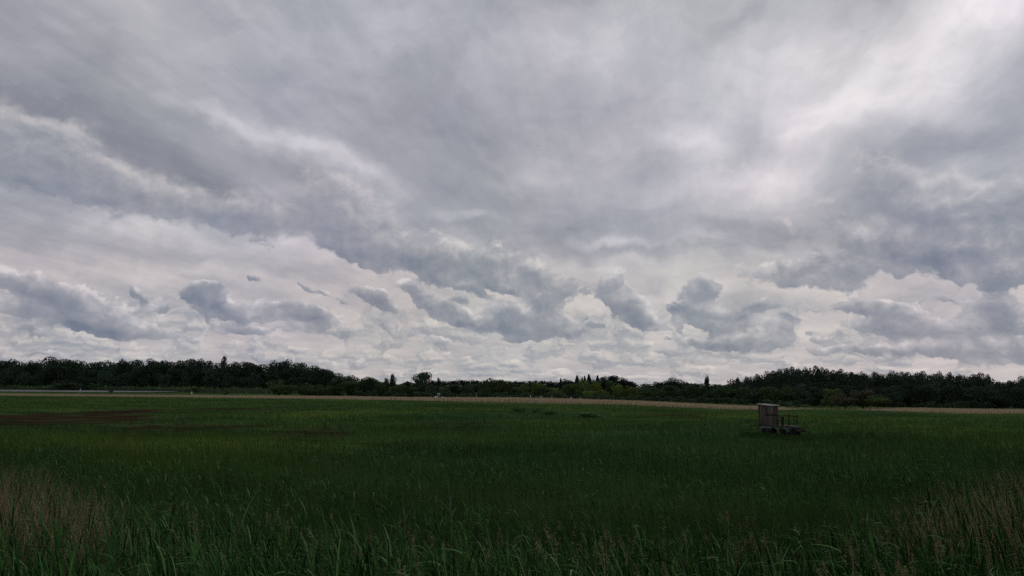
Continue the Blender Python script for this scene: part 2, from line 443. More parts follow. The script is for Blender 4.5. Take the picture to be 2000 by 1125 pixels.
def meadow_mat():
    m, b = new_mat('marsh_ground')
    c, P2 = meadow_colour()
    c = N.mix(N.math('MULTIPLY', N.noise(P2, 3.0, 5, 0.7), 0.4), c, (0.024, 0.034, 0.014, 1))
    # far beyond the marsh the land is wooded and dark; the belt of last year's reed is straw coloured at its foot
    N.put(b.inputs['Base Color'], c)
    b.inputs['Roughness'].default_value = 1.0
    b.inputs['Specular IOR Level'].default_value = 0.0
    bm = N.n.new('ShaderNodeBump'); bm.inputs['Strength'].default_value = 0.7; bm.inputs['Distance'].default_value = 0.2
    N.put(bm.inputs['Height'], N.noise(P2, 2.5, 6, 0.7)); N.l.new(bm.outputs[0], b.inputs['Normal'])
    return m

def attr_rnd():
    a = N.n.new('ShaderNodeAttribute'); a.attribute_name = 'rnd'; return a.outputs['Fac']

def blade_mat(name, stops, rough=0.55, spec=0.35, meadow=0.0, trans=0.0):
    m, b = new_mat(name)
    r = attr_rnd()
    c = N.ramp(r, stops)
    if meadow:
        mc, _ = meadow_colour()
        br = N.math('MULTIPLY_ADD', r, 0.5, 0.85)
        mc = N.vmath('MULTIPLY', mc, N.comb(br, br, br))
        c = N.mix(meadow, c, mc)
    N.put(b.inputs['Base Color'], c)
    b.inputs['Roughness'].default_value = rough
    b.inputs['Specular IOR Level'].default_value = spec
    return m

def leaf_mat(name):
    """foliage: the tree's own colour, lighter and darker clumps"""
    m, b = new_mat(name)
    oi = N.n.new('ShaderNodeObjectInfo')
    r = attr_rnd()
    k = N.math('MULTIPLY_ADD', r, 1.1, 0.45)
    k = N.math('MULTIPLY', k, N.math('MULTIPLY_ADD', oi.outputs['Random'], 0.5, 0.75))
    c = N.vmath('MULTIPLY', oi.outputs['Color'], N.comb(k, k, N.math('MULTIPLY', k, 0.95)))
    N.put(b.inputs['Base Color'], c)
    b.inputs['Roughness'].default_value = 0.75
    b.inputs['Specular IOR Level'].default_value = 0.05
    return m

def plain(name, c, rough=0.8, spec=0.3, nscale=6.0, namp=0.35, metal=0.0, stretch=(1, 1, 1), c2=None):
    m, b = new_mat(name)
    tcn = N.n.new('ShaderNodeTexCoord')
    v = N.vmath('MULTIPLY', tcn.outputs['Object'], stretch)
    n = N.noise(v, nscale, 6, 0.65)
    f = N.ss(n, 0.35, 0.68)
    dark = tuple(k * (1 - namp) for k in c[:3]) + (1,)
    N.put(b.inputs['Base Color'], N.mix(f, dark if c2 is None else c2, c))
    b.inputs['Roughness'].default_value = rough
    b.inputs['Specular IOR Level'].default_value = spec
    b.inputs['Metallic'].default_value = metal
    bm = N.n.new('ShaderNodeBump'); bm.inputs['Strength'].default_value = 0.4; bm.inputs['Distance'].default_value = 0.02
    N.put(bm.inputs['Height'], n); N.l.new(bm.outputs[0], b.inputs['Normal'])
    return m

M_ground = meadow_mat()
M_leaf = leaf_mat('foliage')
M_bark = plain('bark', (0.06, 0.048, 0.038, 1), nscale=3, stretch=(3, 3, 0.6))
M_pale_bark = plain('pale_bark', (0.22, 0.2, 0.17, 1), nscale=3)
M_sedge = blade_mat('sedge', [(0, (0.018, 0.050, 0.016, 1)), (0.6, (0.028, 0.078, 0.024, 1)), (1, (0.06, 0.11, 0.03, 1))], meadow=0.88, rough=0.8, spec=0.0)
M_reed = blade_mat('green_reed', [(0, (0.008, 0.032, 0.006, 1)), (0.5, (0.022, 0.072, 0.013, 1)), (0.82, (0.045, 0.125, 0.026, 1)), (0.94, (0.10, 0.19, 0.06, 1)), (1, (0.20, 0.24, 0.12, 1))], rough=0.6, spec=0.03)  # palest stops paint leaf highlights into the blade colour
M_straw = blade_mat('straw', [(0, (0.22, 0.165, 0.100, 1)), (0.5, (0.38, 0.285, 0.175, 1)), (1, (0.52, 0.42, 0.26, 1))], rough=0.9, spec=0.03)
M_band = blade_mat('dry_reed', [(0, (0.27, 0.205, 0.125, 1)), (0.5, (0.43, 0.345, 0.225, 1)), (1, (0.56, 0.47, 0.32, 1))], rough=0.9, spec=0.0)
M_plume = blade_mat('plume', [(0, (0.17, 0.120, 0.070, 1)), (0.6, (0.34, 0.235, 0.145, 1)), (1, (0.50, 0.38, 0.24, 1))], rough=0.9, spec=0.03)
M_dock = blade_mat('dock', [(0, (0.08, 0.09, 0.035, 1)), (0.6, (0.16, 0.16, 0.06, 1)), (1, (0.26, 0.22, 0.11, 1))], rough=0.8, spec=0.2)
M_bank = blade_mat('bank_green', [(0, (0.03, 0.048, 0.026, 1)), (0.6, (0.05, 0.075, 0.04, 1)), (1, (0.085, 0.10, 0.06, 1))], rough=0.8, spec=0.1)

# ================================================================== ground and water
def build_ground():
    rad = np.concatenate([[0.01], np.geomspace(1.0, 9000, 150)])
    ang = np.radians(np.concatenate([np.arange(-60, 60, 0.75), np.arange(60, 300, 5.0)]))
    R, A = np.meshgrid(rad, ang, indexing='ij')
    X, Y = R * np.sin(A), R * np.cos(A)
    Z = height(X, Y)
    V = np.stack([X, Y, Z], -1).reshape(-1, 3)
    nr, na = R.shape
    i, j = np.meshgrid(np.arange(nr - 1), np.arange(na), indexing='ij')
    j2 = (j + 1) % na
    Fc = np.stack([i * na + j, i * na + j2, (i + 1) * na + j2, (i + 1) * na + j], -1).reshape(-1, 4)
    g = mesh_obj('ground', V, Fc, M_ground, smooth=True)
    tag(g, kind='structure')
build_ground()

def build_water():
    m, b = new_mat('pond_water')
    b.inputs['Base Color'].default_value = (0.06, 0.062, 0.055, 1)
    b.inputs['Roughness'].default_value = 0.4
    b.inputs['IOR'].default_value = 1.33
    bm = N.n.new('ShaderNodeBump'); bm.inputs['Strength'].default_value = 0.25; bm.inputs['Distance'].default_value = 0.05
    N.put(bm.inputs['Height'], N.noise(pos(), 1.2, 4, 0.6)); N.l.new(bm.outputs[0], b.inputs['Normal'])
    V = []; n = 48
    for k in range(n):
        t = 2 * math.pi * k / n
        c_, s_ = math.cos(t), math.sin(t)
        V.append((-330 + 148 * abs(c_) ** 0.5 * math.copysign(1, c_), 402 + 43 * abs(s_) ** 0.5 * math.copysign(1, s_), -0.12))
    mb = MB(); mb.add(V, [tuple(range(n))])
    o = mb.build('water', m); tag(o, kind='structure')
build_water()

# ================================================================== grass and reeds (numpy strips)
def strips(base, h, w, lean, bend, segs, rnd, side=None, droop=0.0, up0=None):
    """tapering blades: base Nx3, height h, width w, horizontal lean vector Nx2 (metres at the tip), bend exponent"""
    n = len(base)
    ts = np.linspace(0, 1, segs + 1)
    if side is None:
        a = RNG.uniform(0, math.pi, n); side = np.stack([np.cos(a), np.sin(a), np.zeros(n)], -1)
    V = np.empty((n, segs + 1, 2, 3), np.float32)
    for k, t in enumerate(ts):
        c = base.copy()
        c[:, 2] += h * (t - droop * t * t)
        c[:, 0] += lean[:, 0] * t ** bend
        c[:, 1] += lean[:, 1] * t ** bend
        ww = w * (0.55 + 0.45 * min(1, t * 4)) * max(0.06, (1 - t) ** 0.65)
        V[:, k, 0] = c - side * ww[:, None] * 0.5
        V[:, k, 1] = c + side * ww[:, None] * 0.5
    m = (segs + 1) * 2
    o = np.arange(n)[:, None, None] * m
    q = np.array([[2 * k, 2 * k + 1, 2 * k + 3, 2 * k + 2] for k in range(segs)])[None]
    Fc = (o + q).reshape(-1, 4)
    return V.reshape(-1, 3), Fc, np.repeat(rnd, m)

def join(parts):
    Vs, Fs, As, n = [], [], [], 0
    for V, Fc, A in parts:
        Vs.append(V); Fs.append(Fc + n); As.append(A); n += len(V)
    return np.concatenate(Vs), np.concatenate(Fs), np.concatenate(As)

def g2(x, y, feats):
    s = np.zeros_like(x)
    for (px, py, rx, ry, amp) in feats:
        cx, cy = gnd(px, py)
        s += amp * np.exp(-((x - cx) / (rx * cy / F)) ** 2 - ((y - cy) / max(ry * cy * cy / (F * CAMZ), 2.0)) ** 2)
    return s

def wob(x, y, s, seed=0.0):
    """cheap smooth noise 0..1"""
    v = np.sin(x * s + 1.7 + seed) * np.sin(y * s * 1.13 + 0.4 + seed * 2) + 0.6 * np.sin(x * s * 2.3 + y * s * 1.9 + seed) + 0.4 * np.sin(x * s * 4.1 - y * s * 3.7 + 2 + seed)
    return np.clip(0.5 + v / 4.0, 0, 1)

# the line of the dry reed belt across the marsh, as the photograph shows it
BX = np.array([-150, 0, 280, 600, 800, 1000, 1200, 1400, 1530, 1640, 1800, 1900, 2000, 2150], float)
BB = np.array([771, 772.5, 775, 779, 782, 787, 790, 799, 801, 800, 805, 808, 808, 809], float)
BT = np.array([767.5, 768.5, 771.5, 773.5, 776.3, 776, 781.5, 790.5, 796, 796.5, 797.5, 799.5, 800, 801], float)
BD = np.array([gnd(a, b)[1] for a, b in zip(BX, BB)])
BS = np.array([ray(a, b).x / ray(a, b).y for a, b in zip(BX, BB)])       # direction x/y
BH = np.array([atdist(a, b, d + 8)[2] for a, b, d in zip(BX, BT, BD)])   # belt height there
def belt(x, y):
    s = x / np.maximum(y, 1)
    return np.interp(s, BS, BD), np.interp(s, BS, BH)

def near_grass():
    parts = []
    # undergrowth on the slope in front of the camera
    n = 34000
    y = RNG.uniform(3.2, 13, n); x = RNG.uniform(-1, 1, n) * (y * 0.82 + 0.5)
    b = np.stack([x, y, height(x, y) - 0.02], -1)
    h = RNG.uniform(0.35, 0.95, n) * (0.8 + 0.4 * wob(x, y, 1.3))
    lean = np.stack([-0.25 * h + RNG.normal(0, 0.16, n) * h, RNG.normal(-0.05, 0.15, n) * h], -1) * 1.2
    parts.append(strips(b, h, RNG.uniform(0.007, 0.017, n), lean, 2.0, 4, RNG.uniform(0.1, 0.97, n), droop=0.15))
    V, Fc, A = join(parts)
    o = mesh_obj('meadow_grass', V, Fc, M_reed, attr=A)
    tag(o, 'knee high dark green grass on the slope at the foot of the picture', 'grass', kind='stuff')

def reed_bed():
    """stems with arching leaves, the leaves blown to one side"""
    P = []
    n = 7400
    y = 5.2 + 9.8 * RNG.uniform(0, 1, n) ** 0.8; x = RNG.uniform(-1, 1, n) * (y * 0.80 + 0.6)
    keep = RNG.uniform(0, 1, n) < 0.45 + 0.8 * wob(x, y, 0.9, 3)
    x, y = x[keep], y[keep]; n = len(x)
    z = height(x, y)
    hs = RNG.uniform(1.05, 1.65, n) * (0.82 + 0.3 * wob(x, y, 0.6, 1)) * np.clip(0.45 + (y - 4.5) * 0.16, 0.45, 1.12)
    tipx = -0.16 * hs + RNG.normal(0, 0.09, n); tipy = RNG.normal(0, 0.08, n)
    base = np.stack([x, y, z], -1)
    P.append(strips(base, hs, np.full(n, 0.010), np.stack([tipx, tipy], -1), 1.6, 4, RNG.uniform(0.1, 0.6, n)))
    for k in range(8):
        t = (0.25 + 0.72 * (k + RNG.uniform(0, 1, n)) / 8)
        lb = base + np.stack([tipx * t ** 1.6, tipy * t ** 1.6, hs * t], -1)
        L = RNG.uniform(0.26, 0.52, n) * (1.1 - 0.35 * t)
        a = np.where(RNG.uniform(0, 1, n) < 0.68, RNG.normal(math.pi, 0.6, n), RNG.uniform(0, 2 * math.pi, n))
        hang = RNG.uniform(0, 1, n) < 0.3
        out = L * np.where(hang, RNG.uniform(0.6, 0.95, n), RNG.uniform(0.22, 0.55, n))
        lean = np.stack([np.cos(a) * out, np.sin(a) * out], -1)
        side = np.stack([-np.sin(a), np.cos(a), RNG.normal(0, 0.35, n)], -1)
        side /= np.linalg.norm(side, axis=1)[:, None]
        P.append(strips(lb, L * np.where(hang, RNG.uniform(0.5, 0.9, n), RNG.uniform(0.85, 1.25, n)), RNG.uniform(0.012, 0.029, n), lean, 1.5, 5, RNG.uniform(0, 1, n) ** 1.3, side=side, droop=np.where(hang, RNG.uniform(0.5, 1.0, n), RNG.uniform(0.0, 0.35, n))))
    # looser reeds standing further out on the marsh, in patches
    n = 9000
    y = 13.0 * (48.0 / 13.0) ** RNG.uniform(0, 1, n); x = RNG.uniform(-1, 1, n) * (y * 0.80)
    k = RNG.uniform(0, 1, n) < np.clip(1.9 * wob(x, y, 0.38, 6) - 0.55, 0.03, 1)
    x, y = x[k], y[k]; n = len(x)
    hs = RNG.uniform(0.75, 1.25, n) * (0.75 + 0.4 * wob(x, y, 0.6, 1))
    tipx = -0.12 * hs + RNG.normal(0, 0.08, n); tipy = RNG.normal(0, 0.08, n)
    base = np.stack([x, y, height(x, y)], -1)
    P.append(strips(base, hs, y * 0.0008, np.stack([tipx, tipy], -1), 1.6, 2, RNG.uniform(0.1, 0.7, n)))
    for k in range(5):
        t = 0.35 + 0.6 * (k + RNG.uniform(0, 1, n)) / 5
        lb = base + np.stack([tipx * t ** 1.6, tipy * t ** 1.6, hs * t], -1)
        L = RNG.uniform(0.26, 0.5, n)
        a = np.where(RNG.uniform(0, 1, n) < 0.65, RNG.normal(math.pi, 0.6, n), RNG.uniform(0, 2 * math.pi, n))
        out = L * RNG.uniform(0.25, 0.8, n)
        side = np.stack([-np.sin(a), np.cos(a), RNG.normal(0, 0.35, n)], -1)
        side /= np.linalg.norm(side, axis=1)[:, None]
        P.append(strips(lb, L * RNG.uniform(0.6, 1.1, n), 0.014 + y * 0.0005, np.stack([np.cos(a) * out, np.sin(a) * out], -1), 1.4, 3, RNG.uniform(0, 1, n) ** 1.3, side=side, droop=RNG.uniform(0.1, 0.8, n)))
    V, Fc, A = join(P)
    o = mesh_obj('green_reeds', V, Fc, M_reed, attr=A)
    tag(o, 'tall green reeds with arching leaves growing along the foot of the bank and in patches beyond', 'reeds', kind='stuff')

def plume_parts(tips, size, dirx, cnt):
    """drooping seed heads"""
    n = len(tips); P = []
    for k in range(cnt):
        t = RNG.uniform(0, 1, n)
        b = tips - np.stack([np.zeros(n), np.zeros(n), size * t], -1) + RNG.normal(0, 0.006, (n, 3))
        l = size * RNG.uniform(0.25, 0.5, n) * (1.15 - 0.5 * (1 - t))
        lean = np.stack([dirx * l * 0.5 + RNG.normal(0, 0.3, n) * l, RNG.normal(0, 0.3, n) * l], -1)
        P.append(strips(b, l * RNG.uniform(0.15, 0.8, n), RNG.uniform(0.003, 0.008, n), lean, 1.2, 2, RNG.uniform(0, 1, n), droop=RNG.uniform(0.3, 1.2, n)))
    return P

def stalks(name, label, x, y, h, w, leanx, mat, plume=0.0, cnt=16, rlo=0.2, rhi=1.0, spread=0.1, frac=1.0, psize=0.14):
    n = len(x); z = height(x, y)
    base = np.stack([x, y, z], -1)
    lx = leanx * h + RNG.normal(0, spread, n) * h; ly = RNG.normal(0, spread, n) * h
    P = [strips(base, h, np.full(n, w) * RNG.uniform(0.7, 1.2, n), np.stack([lx, ly], -1), 1.5, 4, RNG.uniform(rlo, rhi, n))]
    o = None
    if plume:
        m = RNG.uniform(0, 1, n) < frac
        tips = base[m] + np.stack([lx[m], ly[m], h[m]], -1)
        P += [(a, b, c * 0.6) for a, b, c in plume_parts(tips, RNG.uniform(0.7, 1.2, m.sum()) * psize, plume, cnt)]
    V, Fc, A = join(P)
    o = mesh_obj(name, V, Fc, mat, attr=A)
    tag(o, label, 'reeds' if 'reed' in name else 'grass', kind='stuff')
    return o

def sedge_field():
    P = []
    def zone(n, y0, y1, h0, h1, wk, segs, pw, wide=0.80):
        u = RNG.uniform(0, 1, n)
        y = y0 * (y1 / y0) ** (u ** pw)
        x = RNG.uniform(-1, 1, n) * (y * wide + 1)
        clump = wob(x, y, 0.55, 2) * 0.45 + wob(x * 0.6, y, 0.17, 5) * 0.55
        mud = g2(x, y, MUD) * (0.35 + 1.3 * wob(x * 0.5, y * 1.2, 0.42, 7))
        bd, _ = belt(x, y)
        # nothing grows through the wagon, the belt has its own reeds
        k = (RNG.uniform(0, 1, n) < np.clip(1.05 - 1.1 * mud, 0.08, 1)) & (y < bd + 2)
        x, y, clump = x[k], y[k], clump[k]; n = len(x)
        z = height(x, y)
        near_belt = ss(0, 45, np.interp(x / y, BS, BD) - y)
        wx, wy, _ = atdist(1520, 850, 68.0)
        wag = 1 - 0.35 * np.exp(-((x - wx) / 3.4) ** 2 - ((y - wy + 1.5) / 4.0) ** 2)
        h = RNG.uniform(h0, h1, n) * (0.40 + 1.15 * clump) * np.clip(1.1 - 1.2 * mud[k], 0.12, 1) * (0.3 + 0.7 * near_belt) * wag * (1 - 0.62 * ss(20, 120, y))
        w = np.maximum(0.008, y * wk) * RNG.uniform(0.6, 1.3, n)
        lean = np.stack([RNG.normal(-0.14, 0.16, n) * h, RNG.normal(0, 0.15, n) * h], -1)
        a = RNG.normal(0, 0.7, n)
        side = np.stack([np.cos(a), np.sin(a), np.zeros(n)], -1)
        P.append(strips(np.stack([x, y, z - 0.02], -1), h, w, lean, 1.7, segs, np.clip(0.4 + RNG.normal(0, 0.22, n) * (1 - 0.6 * ss(20, 110, y)), 0, 1), side=side))
    zone(265000, 11, 330, 0.55, 1.0, 0.00070, 2, 0.95)
    zone(30000, 10, 24, 0.6, 1.0, 0.0006, 3, 0.8)
    V, Fc, A = join(P)
    o = mesh_obj('marsh_sedge', V, Fc, M_sedge, attr=A)
    tag(o, 'green sedge and young reed covering the whole flat marsh', 'sedge', kind='stuff')

def dry_belt():
    n = 90000
    s = RNG.uniform(BS[0], BS[-1], n)
    d0 = np.interp(s, BS, BD); hh = np.interp(s, BS, BH)
    y = d0 + RNG.uniform(0, 1, n) ** 1.4 * (d0 * np.interp(s, [BS[1], BS[4]], [0.06, 0.13])) + RNG.normal(0, 0.006, n) * d0
    x = s * y
    px = np.interp(s, BS, BX)
    gap = ss(1500, 1560, px) * (1 - ss(1650, 1820, px))            # the belt thins out behind the wagon
    k = RNG.uniform(0, 1, n) > gap * 0.9
    x, y, hh, gap = x[k], y[k], hh[k], gap[k]; n = len(x)
    h = hh * RNG.uniform(0.7, 1.02, n) * (0.90 + 0.2 * wob(x, y, 0.12, 4)) * (1 - 0.3 * gap)
    lean = np.stack([RNG.normal(-0.08, 0.1, n) * h, RNG.normal(0, 0.1, n) * h], -1)
    side = np.tile([1.0, 0, 0], (n, 1))
    V, Fc, A = strips(np.stack([x, y, height(x, y)], -1), h, y * 0.0007 * RNG.uniform(0.6, 1.4, n), lean, 1.5, 2, np.clip(RNG.normal(0.45, 0.25, n), 0, 1), side=side)
    o = mesh_obj('dry_reeds', V, Fc, M_band, attr=A)
    tag(o, 'pale straw coloured belt of dry reeds between the green marsh and the trees', 'dry reeds', kind='stuff')

near_grass(); reed_bed(); sedge_field(); dry_belt()

# dry brown grass to the west side, straw stems to the east side, plumes along the top of the reed bed
n = 5200; y = RNG.uniform(8.4, 13.5, n); x = -y * (0.40 + 0.42 * RNG.uniform(0, 1, n) ** 0.55)
k = RNG.uniform(0, 1, n) < 0.25 + ss(0.44, 0.58, -x / y); x, y = x[k], y[k]; n = len(x)
stalks('dry_grass', 'brownish dry grass with feathery heads leaning over the left end of the reeds', x, y, RNG.uniform(0.9, 1.75, n) * (0.72 + 0.38 * ss(0.42, 0.62, -x / y)), 0.007, 0.10, M_plume, plume=0.35, cnt=5, frac=0.6, psize=0.16, rlo=0.1, rhi=.9, spread=0.12)
n = 3200; y = RNG.uniform(9.6, 13.2, n); x = y * (0.42 + 0.36 * RNG.uniform(0, 1, n) ** 0.8)
k = RNG.uniform(0, 1, n) < 0.12 + ss(0.45, 0.58, x / y); x, y = x[k], y[k]; n = len(x)
stalks('straw_stems', 'upright straw coloured dry reed stems standing on the right of the bank', x, y, RNG.uniform(0.9, 1.7, n) * (0.8 + 0.3 * ss(0.38, 0.6, x / y)), 0.0075, -0.14, M_straw, plume=-0.5, cnt=5, frac=0.3, psize=0.10, spread=0.15, rlo=0, rhi=.75)
n = 650; y = RNG.uniform(7.0, 12.0, n); x = RNG.uniform(-0.75, 0.75, n) * y
stalks('reed_plumes', 'scattered tan reed stems with drooping brown seed heads above the green reeds', x, y, RNG.uniform(1.35, 1.95, n) * np.clip(0.5 + (y - 5) * 0.14, .5, 1.05), 0.006, -0.07, M_plume, plume=-0.9, cnt=26, frac=0.65, psize=0.13)

# ================================================================== trees
def leaf_quads(C, Nn, size):
    """one leaf clump per centre, roughly facing outwards"""
    n = len(C)
    Nn = Nn + RNG.normal(0, 0.55, (n, 3)); Nn /= np.linalg.norm(Nn, axis=1)[:, None] + 1e-9
    r = RNG.normal(0, 1, (n, 3))
    T = np.cross(Nn, r); T /= np.linalg.norm(T, axis=1)[:, None] + 1e-9
    B = np.cross(Nn, T)
    s = size[:, None]
    j = lambda: RNG.uniform(0.6, 1.25, n)[:, None]
    V = np.stack([C - T * s * j() * .5, C - B * s * j() * .5 + Nn * s * 0.12, C + T * s * j() * .5, C + B * s * j() * .5 + Nn * s * 0.12], 1)
    Fc = np.arange(n * 4).reshape(n, 4)
    return V.reshape(-1, 3), Fc

def crown(kind, nl, size, seed):
    """unit tree (height 1, half width .5): leaf clumps spread over lobes"""
    rg = np.random.default_rng(seed)
    if kind == 'conifer':
        t = rg.uniform(0.0, 1, nl) ** 0.8
        lay = np.floor(t * 11) / 11 + rg.uniform(0, 0.05, nl)
        zz_ = 0.08 + 0.92 * lay
        a = rg.uniform(0, 2 * math.pi, nl)
        r = 0.5 * (1 - lay) ** 0.85 * np.sqrt(rg.uniform(0.15, 1, nl)) * (0.8 + 0.25 * np.sin(a * 3 + seed)) + 0.02
        C = np.stack([r * np.cos(a), r * np.sin(a), zz_ - r * 0.14], -1)
        Nn = np.stack([np.cos(a), np.sin(a), np.full(nl, .5)], -1)
        rnd = rg.uniform(0, 1, nl) * 0.6
    else:
        if kind == 'broad':
            nlob = 15; cz, rz, rx = 0.52, 0.36, 0.36; lr = (0.15, 0.25); low = 0.0
        elif kind == 'open':
            nlob = 11; cz, rz, rx = 0.54, 0.34, 0.36; lr = (0.14, 0.22); low = 0.1
        elif kind == 'poplar':
            nlob = 16; cz, rz, rx = 0.54, 0.42, 0.20; lr = (0.12, 0.26); low = 0.06
        elif kind == 'shrub':
            nlob = 13; cz, rz, rx = 0.40, 0.36, 0.36; lr = (0.14, 0.24); low = 0.0
        Cs, Ns, Rn = [], [], []
        lobes = []
        for i in range(nlob):
            d = rg.normal(0, 1, 3); d /= np.linalg.norm(d)
            k = rg.uniform(0.45, 1.0)
            c = np.array([d[0] * rx * k, d[1] * rx * k, cz + d[2] * rz * k])
            r_ = rg.uniform(*lr)
            if c[2] + r_ > 1.0: c[2] = 1.0 - r_ * rg.uniform(0.85, 1.0)
            lobes.append((c, r_))
        if kind in ('broad', 'shrub', 'poplar'):
            lobes.append((np.array([0, 0, cz]), 0.30 if kind != 'poplar' else .2)); lobes.append((np.array([0, 0, cz - 0.18]), 0.26))
        tot = sum(r_ ** 2 for _, r_ in lobes)
        for c, r_ in lobes:
            m = max(6, int(nl * r_ ** 2 / tot))
            d = rg.normal(0, 1, (m, 3)); d /= np.linalg.norm(d, axis=1)[:, None]
            rr = r_ * (1 + rg.normal(0, 0.06, m)) * np.where(rg.uniform(0, 1, m) < 0.2, rg.uniform(0.5, 1, m), 1.0)
            stretch = np.array([1, 1, 0.55 if kind != 'poplar' else 1.5])
            Cs.append(c + d * rr[:, None] * stretch); Ns.append(d)
            Rn.append(np.clip(rg.uniform(0, 1) * 0.5 + rg.uniform(0, 0.5, m), 0, 1))
        C, Nn, rnd = np.concatenate(Cs), np.concatenate(Ns), np.concatenate(Rn)
        k = C[:, 2] > low * 0.5
        C, Nn, rnd = C[k], Nn[k], rnd[k]
        if kind == 'poplar':
            C[:, :2] *= 1.25
    V, Fc = leaf_quads(C, Nn, np.full(len(C), size) * rg.uniform(0.6, 1.3, len(C)))
    if kind != 'conifer' : V[:, 2] *= 1.0 / max(np.percentile(V[:, 2], 99.3), 1e-6)
    return V, Fc, np.repeat(rnd, 4)

def trunk_mesh(seed, limbs=5, spread=0.25):
    rg = random.Random(seed); mb = MB()
    p = [(0, 0, -0.02)]; x = y = 0.0
    for k in range(1, 5):
        x += rg.uniform(-.012, .012); y += rg.uniform(-.012, .012); p.append((x, y, k * 0.19))
    mb.path(p, 0.024, 0.008, 7)
    for k in range(limbs):
        b = p[1 + k % 3]; a = rg.uniform(0, 6.28); r = rg.uniform(.5, 1) * spread
        m_ = (b[0] + math.cos(a) * r * .5, b[1] + math.sin(a) * r * .5, b[2] + .12)
        mb.path([b, m_, (b[0] + math.cos(a) * r, b[1] + math.sin(a) * r, b[2] + .27)], 0.010, 0.003, 5)
    return mb

PROTO = {}
def proto(kind, i):
    key = (kind, i)
    if key not in PROTO:
        nl = {'broad': 4200, 'open': 3200, 'poplar': 1400, 'shrub': 2600, 'conifer': 1100}[kind]
        size = {'broad': .042, 'open': .042, 'poplar': .11, 'shrub': .048, 'conifer': .12}[kind]
        V, Fc, A = crown(kind, nl, size, 100 + i * 7 + len(kind))
        c = mesh_obj('crown', V, Fc, M_leaf, attr=A)
        t = trunk_mesh(i + len(kind), 5 if kind != 'conifer' else 0).build('trunk', M_bark)
        col0.objects.unlink(c); col0.objects.unlink(t)
        PROTO[key] = (c, t)
    return PROTO[key]

COLS = {'dark': (0.036, 0.064, 0.038), 'deep': (0.030, 0.048, 0.034), 'mid': (0.042, 0.072, 0.030), 'olive': (0.060, 0.086, 0.032), 'sedge': (0.062, 0.135, 0.046), 'light': (0.115, 0.155, 0.042), 'fresh': (0.085, 0.125, 0.038), 'fir': (0.018, 0.032, 0.024), 'brown': (0.060, 0.058, 0.036)}
HOR = lambda px: 562.5 + (F * math.tan(PITCH)) + (px - 1000) * math.tan(ROLL)

def plant_tree(name, label, cat, kind, px, top, dist, wpx, colr, group=None, i=0, rz=None, jitter=0.06):
    x, y, zt = atdist(px, top, dist)
    z0 = float(height(x, y))
    h = max(zt - z0, 0.6); w = wpx * dist / F
    r = empty(name, (x, y, z0), random.uniform(0, 6.28) if rz is None else rz)
    tag(r, label, cat, group)
    c, t = proto(kind, i)
    c = c.copy(); t = t.copy()
    base = COLS[colr]; k = 1 + random.uniform(-jitter, jitter) * 2
    c.color = (base[0] * k * random.uniform(.94, 1.06), base[1] * k, base[2] * k, 1)
    ww = w / 0.80 if kind != 'poplar' else w / 0.9
    c.scale = (ww, ww, h); t.scale = (max(ww * .8, h * .35), max(ww * .8, h * .35), h)
    for q in (c, t):
        col0.objects.link(q); q.parent = r
    return r

ORD = ['first', 'second', 'third', 'fourth', 'fifth', 'sixth', 'seventh', 'eighth', 'ninth', 'tenth', 'eleventh', 'twelfth', 'thirteenth', 'fourteenth', 'fifteenth',
       'sixteenth', 'seventeenth', 'eighteenth', 'nineteenth', 'twentieth', 'twenty-first', 'twenty-second', 'twenty-third', 'twenty-fourth', 'twenty-fifth', 'twenty-sixth']

SKY_X = [-60, 0, 30, 60, 85, 100, 120, 150, 163, 180, 200, 220, 260, 285, 310, 325, 350, 380, 410, 425, 450, 480, 515, 535, 560, 590, 620, 640, 660, 690, 705]
SKY_Y = [708, 706, 705, 709, 706, 700, 704, 706, 715, 709, 708, 707, 705, 703, 706, 711, 705, 703, 706, 711, 711, 709, 715, 709, 707, 712, 717, 725, 733, 737, 741]
RX = [1425, 1440, 1455, 1480, 1500, 1530, 1550, 1570, 1590, 1620, 1650, 1680, 1705, 1740, 1760, 1800, 1830, 1860, 1880, 1905, 1920, 1940, 1950, 1975, 2000, 2080]
RY = [749, 740, 738, 733, 726, 722, 720, 722, 717, 723, 724, 730, 729, 728, 728, 729, 731, 730, 734, 732, 733, 739, 745, 744, 739, 736]

def mass(name, label, items, colr, nq=1000, size=.058, cat='woodland'):
    """a wood that reads as one mass: many crowns in one object"""
    Ps, n = [], 0
    pr = [crown('broad', nq, size, 900 + k) for k in range(5)]
    for k, (px, top, dist, wpx) in enumerate(items):
        x, y, zt = atdist(px, top, dist); z0 = float(height(x, y)); h = zt - z0; w = wpx * dist / F / 0.92
        V, Fc, A = pr[k % 5]
        a = random.uniform(0, 6.28); ca, sa = math.cos(a), math.sin(a)
        V2 = np.stack([(V[:, 0] * ca - V[:, 1] * sa) * w + x, (V[:, 0] * sa + V[:, 1] * ca) * w + y, V[:, 2] * h + z0], -1)
        Ps.append((V2, Fc, np.clip(A * 0.8 + random.uniform(-.1, .2), 0, 1)))
    V, Fc, A = join(Ps)
    o = mesh_obj(name, V, Fc, M_leaf, attr=A)
    o.color = COLS[colr] + (1,)
    tag(o, label, cat, kind='stuff')
    return o

